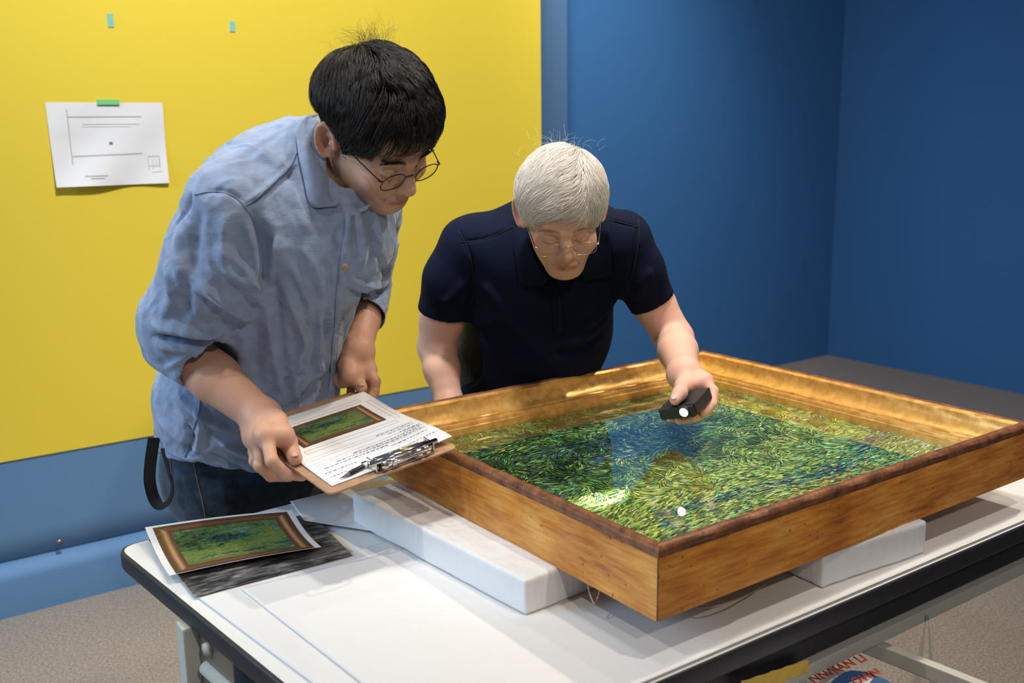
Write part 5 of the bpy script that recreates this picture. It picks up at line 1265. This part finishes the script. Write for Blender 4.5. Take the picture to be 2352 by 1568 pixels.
# flashlight
FP, FQ, FS = W(1511, 941, 1.64), W(1590, 932, 1.605), W(1550, 903, 1.70)
fu = unit(FQ - FP); fl = FS - FP; fl = unit(fl - fu * (fl @ fu)); fn_ = np.cross(fu, fl); fn_ = fn_ if fn_[2] > 0 else -fn_
FWd, FLn, FTh = np.linalg.norm(FQ - FP), 0.078, 0.020
def FB(a, b, c): return FP + fu * a + fl * b + fn_ * c      # torch coordinates from its front left top corner
fg = [[W(1617, 876, 1.715), W(1639, 897, 1.690), W(1636, 928, 1.668), W(1618, 948, 1.655)],
      [W(1610, 880, 1.735), W(1637, 912, 1.712), W(1624, 945, 1.685), W(1594, 960, 1.662)],
      [W(1600, 885, 1.750), W(1629, 925, 1.730), W(1603, 957, 1.700), W(1560, 966, 1.668)],
      [W(1590, 888, 1.760), W(1612, 930, 1.742), W(1578, 960, 1.712), W(1538, 962, 1.682)]]
tg = [W(1578, 872, 1.722), W(1568, 888, 1.695), FB(0.036, 0.026, 0.016), FB(0.033, 0.008, 0.0115)]
whL = hand(wwrL, 0.027, [f[0] for f in fg], fg, tg, rf=0.0088, palm_r=0.0125, thumb_r=(0.0140, 0.0108))
wb = wwrR
g2 = []
for i in range(4):
    b0 = V(-0.125 + 0.018 * i, 1.955 + 0.010 * i, 0.757); g2.append([b0, b0 + V(0.012, -0.030, 0.004), b0 + V(0.020, -0.050, -0.006), b0 + V(0.026, -0.064, -0.018)])
tw = [V(-0.075, 1.99, 0.765), V(-0.055, 1.975, 0.757), V(-0.040, 1.955, 0.750), V(-0.030, 1.935, 0.745)]
whR = hand(wwrR, 0.026, [f[0] for f in g2][::-1], g2[::-1], tw, rf=0.0085, palm_r=0.0120)
warm = Un(0.012, chain([wshR, Wp(1015, 735, 2.02), welR], [0.050, 0.047, 0.040]), chain([welR, welR * 0.6 + wwrR * 0.4, wwrR], [0.040, 0.038, 0.026]),
          chain([wshL, Wp(1503, 700, 1.935), welL], [0.046, 0.042, 0.0375]), chain([welL, welL * 0.62 + wwrL * 0.38, wwrL], [0.0375, 0.0375, 0.0265]))
T1, T2, T3 = Wp(1258, 600, 1.975), Wp(1238, 760, 2.04), Wp(1212, 905, 2.11)
wcore = Un(0.03, cone(HW.w((0, 0.03, -0.045)), Wp(1292, 570, 2.005), 0.050, 0.056), cone(Wp(1292, 560, 2.01), T1, 0.06, 0.07), cone(T1, T3, 0.07, 0.07), cone(T1, wshR, 0.06, 0.05), cone(T1, wshL, 0.06, 0.046))
wom_f = Un(0.006, Un(0.02, head_sdf(HW, female=True, jaw=0.97, nose=1.02, cheek=1.1), wcore), Un(0.012, warm, whL, whR))
def wom_col(vs):
    L = HW.loc(vs); c = np.repeat(np.array([(0.70, 0.415, 0.315)]), len(vs), 0)
    I = (np.abs(L) < 0.2).all(1); c[I] = face_colors(L[I], (0.69, 0.40, 0.29), (0.56, 0.235, 0.19), (0.35, 0.22, 0.16), browd=0.9, ruddy=0.9)
    k = np.clip(1.1 - np.linalg.norm(vs - fg[1][1], axis=1) / 0.09, 0, 1)[:, None] * 0.5; c = c * (1 - k) + V(0.74, 0.38, 0.29) * k
    return c
wom, wvs, wfs = build_sdf('person', wom_f, (-0.30, 1.55, 0.68), (0.50, 2.30, 1.40), 0.0021, MT['skin_w'], colfn=wom_col)
tag(wom, 'white-haired person in navy polo shirt bending over the painting with a torch', 'person', 'people at the table')
al = unit(tg[3] - tg[2]); up = unit(fn_ * 0.8 + unit(V(0, 0, CH) - tg[3]) * 0.6); up = unit(up - al * (up @ al))
nail('thumbnail', tg[3] + up * 0.0098 + al * 0.002, al, up, wom, MT['nail_w'], 0.0058, 0.0070)

WL = unit(V(1, 0.06, 0))
# polo shirt
wt = Un(0.045, econe(T1, T2, WL, (0.150, 0.105), (0.145, 0.112)), econe(T2, T3, WL, (0.145, 0.112), (0.143, 0.118)), econe(T3, Wp(1205, 1010, 2.16), WL, (0.143, 0.118), (0.155, 0.125), endr=0.05),
        cone(Wp(1120, 558, 1.99), Wp(1240, 530, 2.00), 0.060, 0.062), cone(Wp(1240, 530, 2.00), Wp(1330, 530, 1.985), 0.062, 0.060), cone(Wp(1330, 530, 1.985), Wp(1425, 548, 1.92), 0.058, 0.055), ell(Wp(1285, 640, 1.945), (0.11, 0.07, 0.09)))
wr_ = Un(0.02, cone(Wp(1078, 566, 1.985), Wp(1040, 640, 2.00), 0.064, 0.058), cone(Wp(1040, 640, 2.00), Wp(1018, 722, 2.015), 0.058, 0.0545))
wl_ = Un(0.02, cone(Wp(1428, 560, 1.895), Wp(1462, 620, 1.91), 0.058, 0.053), cone(Wp(1462, 620, 1.91), Wp(1503, 702, 1.935), 0.053, 0.0465))
po = Un(0.025, wt, wr_); po = Un(0.025, po, wl_)
aR = unit(welR - Wp(1030, 650, 2.0)); aL = unit(welL - Wp(1470, 630, 1.91))
po = Sub(0.002, po, Un(0, Un(0, Leaf(lambda P, p=Wp(1020, 716, 2.015), n=aR: np.maximum(-((P - p) @ n), np.linalg.norm(P - (p + n * 0.08), axis=1) - 0.115)), Leaf(lambda P, p=Wp(1500, 694, 1.935), n=aL: np.maximum(-((P - p) @ n), np.linalg.norm(P - (p + n * 0.07), axis=1) - 0.10)))))
po = Un(0.02, po, Sub(0.002, wt, half(V(0, 0, -1), V(0, 0, -1))) ) if False else po
po = Sub(0.002, po, Un(0, cone(Wp(1032, 670, 2.01), Wp(1012, 760, 2.02), 0.0495, 0.0500), cone(Wp(1480, 655, 1.92), Wp(1520, 730, 1.945), 0.0425, 0.043)))
po = Sub(0.005, po, Un(0.01, cone(HW.w((0, 0.03, -0.05)), Wp(1292, 560, 1.995), 0.060, 0.064), cone(Wp(1290, 600, 1.95), Wp(1281, 655, 1.90), 0.032, 0.014)))
F_w = [([(1060, 555), (1110, 548), (1165, 528)], 0.003, -0.003), ([(1055, 530), (1085, 600), (1085, 660), (1075, 735)], 0.004, -0.004), ([(1462, 520), (1455, 590), (1440, 670)], 0.004, -0.004), ([(1400, 505), (1430, 512), (1462, 520)], 0.003, -0.003),
       ([(1100, 640), (1150, 700), (1180, 780)], 0.014, 0.006), ([(1430, 660), (1380, 720), (1330, 760)], 0.012, 0.006), ([(1410, 700), (1360, 760), (1290, 800)], 0.012, 0.006), ([(1400, 760), (1340, 800), (1260, 820)], 0.010, -0.005),
       ([(1090, 760), (1150, 820), (1220, 850)], 0.012, 0.006), ([(1500, 620), (1480, 640), (1460, 690)], 0.010, 0.004), ([(1070, 640), (1040, 680), (1010, 700)], 0.010, 0.004)]
polo, pvs, pfs = build_sdf('polo_shirt', po, (-0.32, 1.6, 0.66), (0.46, 2.35, 1.35), 0.0032, MT['polo'], wom, folds=F_w, noise=lambda v: 0.003 * fbm(v * V(8, 8, 5), 3, 51))
pb = bvh_of(pvs, pfs)
MT['polo_seam'] = mat('navy_seam', (0.003, 0.005, 0.014), 0.9)
seam('shoulder_seam', [(1060, 556), (1110, 550), (1160, 530), (1180, 520)], 0.0012, MT['polo_seam'], polo, pb)
seam('shoulder_seam', [(1398, 505), (1430, 512), (1464, 522)], 0.0012, MT['polo_seam'], polo, pb)
seam('sleeve_seam', [(1052, 530), (1075, 570), (1088, 640), (1082, 720)], 0.0012, MT['polo_seam'], polo, pb)
seam('sleeve_seam', [(1466, 505), (1466, 560), (1452, 630), (1440, 668)], 0.0012, MT['polo_seam'], polo, pb)
cloth_strip('placket', [(1262, 650), (1275, 680), (1282, 720), (1282, 765)], 11, 0.002, MT['polo'], polo, pb, 30)
seam('placket_edge', [(1252, 640), (1276, 658), (1284, 690), (1284, 730), (1282, 768)], 0.0011, MT['polo_seam'], polo, pb, off=0.004)
wi = [W(1378, 500, 1.965), W(1375, 530, 1.93), W(1362, 560, 1.90), W(1335, 590, 1.885), W(1325, 615, 1.88)]
wo = [near(pb, 1400, 498, 1.96, .005), near(pb, 1402, 540, 1.92, .005), near(pb, 1405, 590, 1.89, .005), near(pb, 1405, 625, 1.88, .005), near(pb, 1338, 645, 1.87, .005)]
surf_leaf('collar', wi, wo, MT['polo'], polo, 0.005)
wi = [W(1205, 500, 1.97), W(1210, 540, 1.94), W(1225, 585, 1.90), W(1245, 620, 1.885), W(1262, 640, 1.88)]
wo = [near(pb, 1182, 510, 1.97, .005), near(pb, 1180, 560, 1.93, .005), near(pb, 1190, 620, 1.89, .005), near(pb, 1198, 652, 1.88, .005), near(pb, 1250, 652, 1.88, .005)]
surf_leaf('collar', wi, wo, MT['polo'], polo, 0.005)
# trousers and shoes
la = [(V(-0.06, 2.20, 0.84), V(-0.08, 2.20, 0.45), V(-0.09, 2.25, 0.09)), (V(0.11, 2.24, 0.84), V(0.12, 2.26, 0.45), V(0.13, 2.32, 0.09))]
tf = Un(0.03, econe(V(0.03, 2.20, 0.98), V(0.025, 2.21, 0.84), WL, (0.150, 0.115), (0.160, 0.120)), *[chain(l, [0.088, 0.065, 0.055], 0.02) for l in la])
tf = Sub(0.003, tf, half(V(0, 0, 0.06), V(0, 0, 1)))
build_sdf('trousers', tf, (-0.25, 1.95, 0.0), (0.32, 2.5, 1.12), 0.005, MT['trouser'], wom)
for l in la:
    P = l[2]; fd = unit(V(0.3, -0.95, 0)); f = Un(0.02, ell(P + fd * 0.03 + V(0, 0, -0.052), (0.045, 0.045, 0.035)), cone(P + fd * 0.02 + V(0, 0, -0.055), P + fd * 0.14 + V(0, 0, -0.062), 0.036, 0.025))
    f = Sub(0.002, f, Leaf(lambda Q: (Q[:, 2] - 0.001)))
    build_sdf('shoe', f, P - V(0.25, 0.28, 0.12), P + V(0.25, 0.12, 0.1), 0.004, MT['shoe'], wom)
# hair: short, silver, swept across from a parting
regW = hair_region(0.058, -0.066, 0.128)
capw = hair_cap(HW, (0, 0.010, 0.038), (0.0790, 0.091, 0.086), 0.058, -0.068, 0.128)
hairW, hv, hf = build_sdf('hair', capw, HW.o - 0.17, HW.o + 0.17, 0.0035, MT['hair_wu'], wom)
def flowW(p, r0):
    d = np.zeros_like(p); k_ = np.clip((r0[:, 0] - 0.034) / 0.008 * 0.5 + 0.5, 0, 1)
    d[:, 0] = -1.0 + 1.5 * k_; d[:, 1] = -0.62 - 0.6 * np.exp(-((r0[:, 0] - 0.034) / 0.008) ** 2); d[:, 2] = -0.35 - 0.4 * k_
    side = np.clip((-r0[:, 0] - 0.035) / 0.035, 0, 1)[:, None] * (r0[:, 2] < 0.07)[:, None]
    d = d * (1 - side) + V(0, -0.45, -1.0) * side
    back = np.clip((r0[:, 1] - 0.035) / 0.04, 0, 1)[:, None]; d = d * (1 - back) + (V(0, 0.5, -0.8) + np.c_[p[:, 0] * 8, p[:, 0] * 0, p[:, 0] * 0]) * back
    return d + 0.28 * np.stack([vnoise(r0 * 45, 1), vnoise(r0 * 45, 2), vnoise(r0 * 45, 3)], 1)
def offW(t, r0, _):
    b = 0.0085 + 0.0095 * math.sin(math.pi * min(t * 0.85 + 0.1, 1)) * np.clip((r0[:, 2] + 0.03) / 0.1, 0.3, 1) + 0.003 * vnoise(r0 * 50, 9) * t + 0.0035 * vnoise(r0 * 500, 19)
    return b
rt = scalp_roots(26000, 21, regW)
lenW = 0.026 + 0.036 * np.clip((rt[:, 2] - 0.0) / 0.06, 0, 1)
P = grow(HW, rt, flowW, offW, lenW * (0.7 + 0.5 * rng.random(len(rt))), 8, 33, 0.22)
P = smooth_bundle(P, 3, 0.38, 0.006)
hs = hair_strands('hair_strands', hairW, MT['hair_w'], HW.w(P.reshape(-1, 3)).reshape(P.shape), np.linspace(0.00030, 0.00008, 8)); hs['kind'] = 'stuff'
r_ = np.random.default_rng(14); tf_ = []
for i in range(80):
    b0 = V(0.0, 0.075, 0.10) + r_.normal(0, 0.03, 3) * V(1, 0.6, 0.3); d = unit(V(0, 0.5, 0.9) + r_.normal(0, 0.7, 3)); sd = unit(np.cross(d, r_.normal(size=3))); l = 0.035 * (0.4 + 0.8 * r_.random())
    tf_.append([b0 + d * l * t + sd * l * 0.35 * t * t - V(0, 0, 0.4) * l * t ** 3 for t in np.linspace(0, 1, 9)])
P2 = np.array(tf_); o = hair_strands('loose_hair', hairW, MT['hair_w'], HW.w(P2.reshape(-1, 3)).reshape(P2.shape), np.linspace(0.00012, 0.00004, 9)); o['kind'] = 'stuff'
brows(HW, mat('brow_hair', (0.30, 0.20, 0.15), 0.6), wom, 90, 6, 0.00018)
eyeglasses(HW, 'rimless eyeglasses with thin temples worn by the white-haired person', MT['rim_w'], MT['lens'], MT['temple_w'], cx=0.0335, cy=-0.110, cz=-0.014, rw=0.0245, rh=0.0155, square=3.0, tilt=-0.10, rimless=True)
er = bpy.data.meshes.new('earring'); bm = bmesh.new(); bmesh.ops.create_uvsphere(bm, u_segments=12, v_segments=8, radius=0.0022); bm.to_mesh(er); bm.free(); er.materials.append(MT['chrome'])
for x in (-1,):
    o = bpy.data.objects.new('earring', er); link(o, wom); o.matrix_world = Matrix.Translation(HW.w((x * 0.0875, 0.006, -0.030)))

# torch
tor = empty('flashlight', tuple(FB(FWd / 2, FLn / 2, -FTh / 2))); tag(tor, 'small black rectangular flashlight, lit, in the hand over the painting', 'flashlight')
c = FB(FWd / 2, FLn / 2, -FTh / 2)
box('housing', c, (fu, fl, fn_), V(FWd / 2, FLn / 2, FTh / 2), MT['black'], tor, bevel=0.0022, seg=2)
box('battery_cover', c + fu * (FWd / 2 - 0.006) + fn_ * 0.0022 + fl * 0.002, (fu, fl, fn_), V(0.0085, FLn / 2 - 0.004, FTh / 2), MT['black'], tor, bevel=0.0016)
box('ridge', c - fu * 0.004 + fn_ * (FTh / 2 + 0.0004), (fu, fl, fn_), V(0.0012, FLn / 2 - 0.003, 0.0008), MT['black'], tor, bevel=0.0004)
ed = unit(-fl); lc = FB(FWd * 0.74, 0, -FTh * 0.42)
tube('lens_ring', [lc - ed * 0.004, lc + ed * 0.0030, lc + ed * 0.0034], [0.0098, 0.0098, 0.0080], MT['black'], tor, n=28)
n = 28; s1_ = fu; s2_ = np.cross(ed, s1_)
mesh_np('lens', [lc + ed * 0.0048] + [lc + ed * 0.0038 + (s1_ * math.cos(a) + s2_ * math.sin(a)) * 0.0076 for a in np.linspace(0, 2 * math.pi, n, endpoint=False)], [(0, 1 + i, 1 + (i + 1) % n) for i in range(n)], MT['led'], tor)
sp = lamp('torch_beam', 'SPOT', tuple(lc + ed * 0.012), tuple(PZ(1392, 1136, GZ)), 34, (1.0, 0.99, 0.93), spot_size=math.radians(15), spot_blend=0.7, shadow_soft_size=0.004)
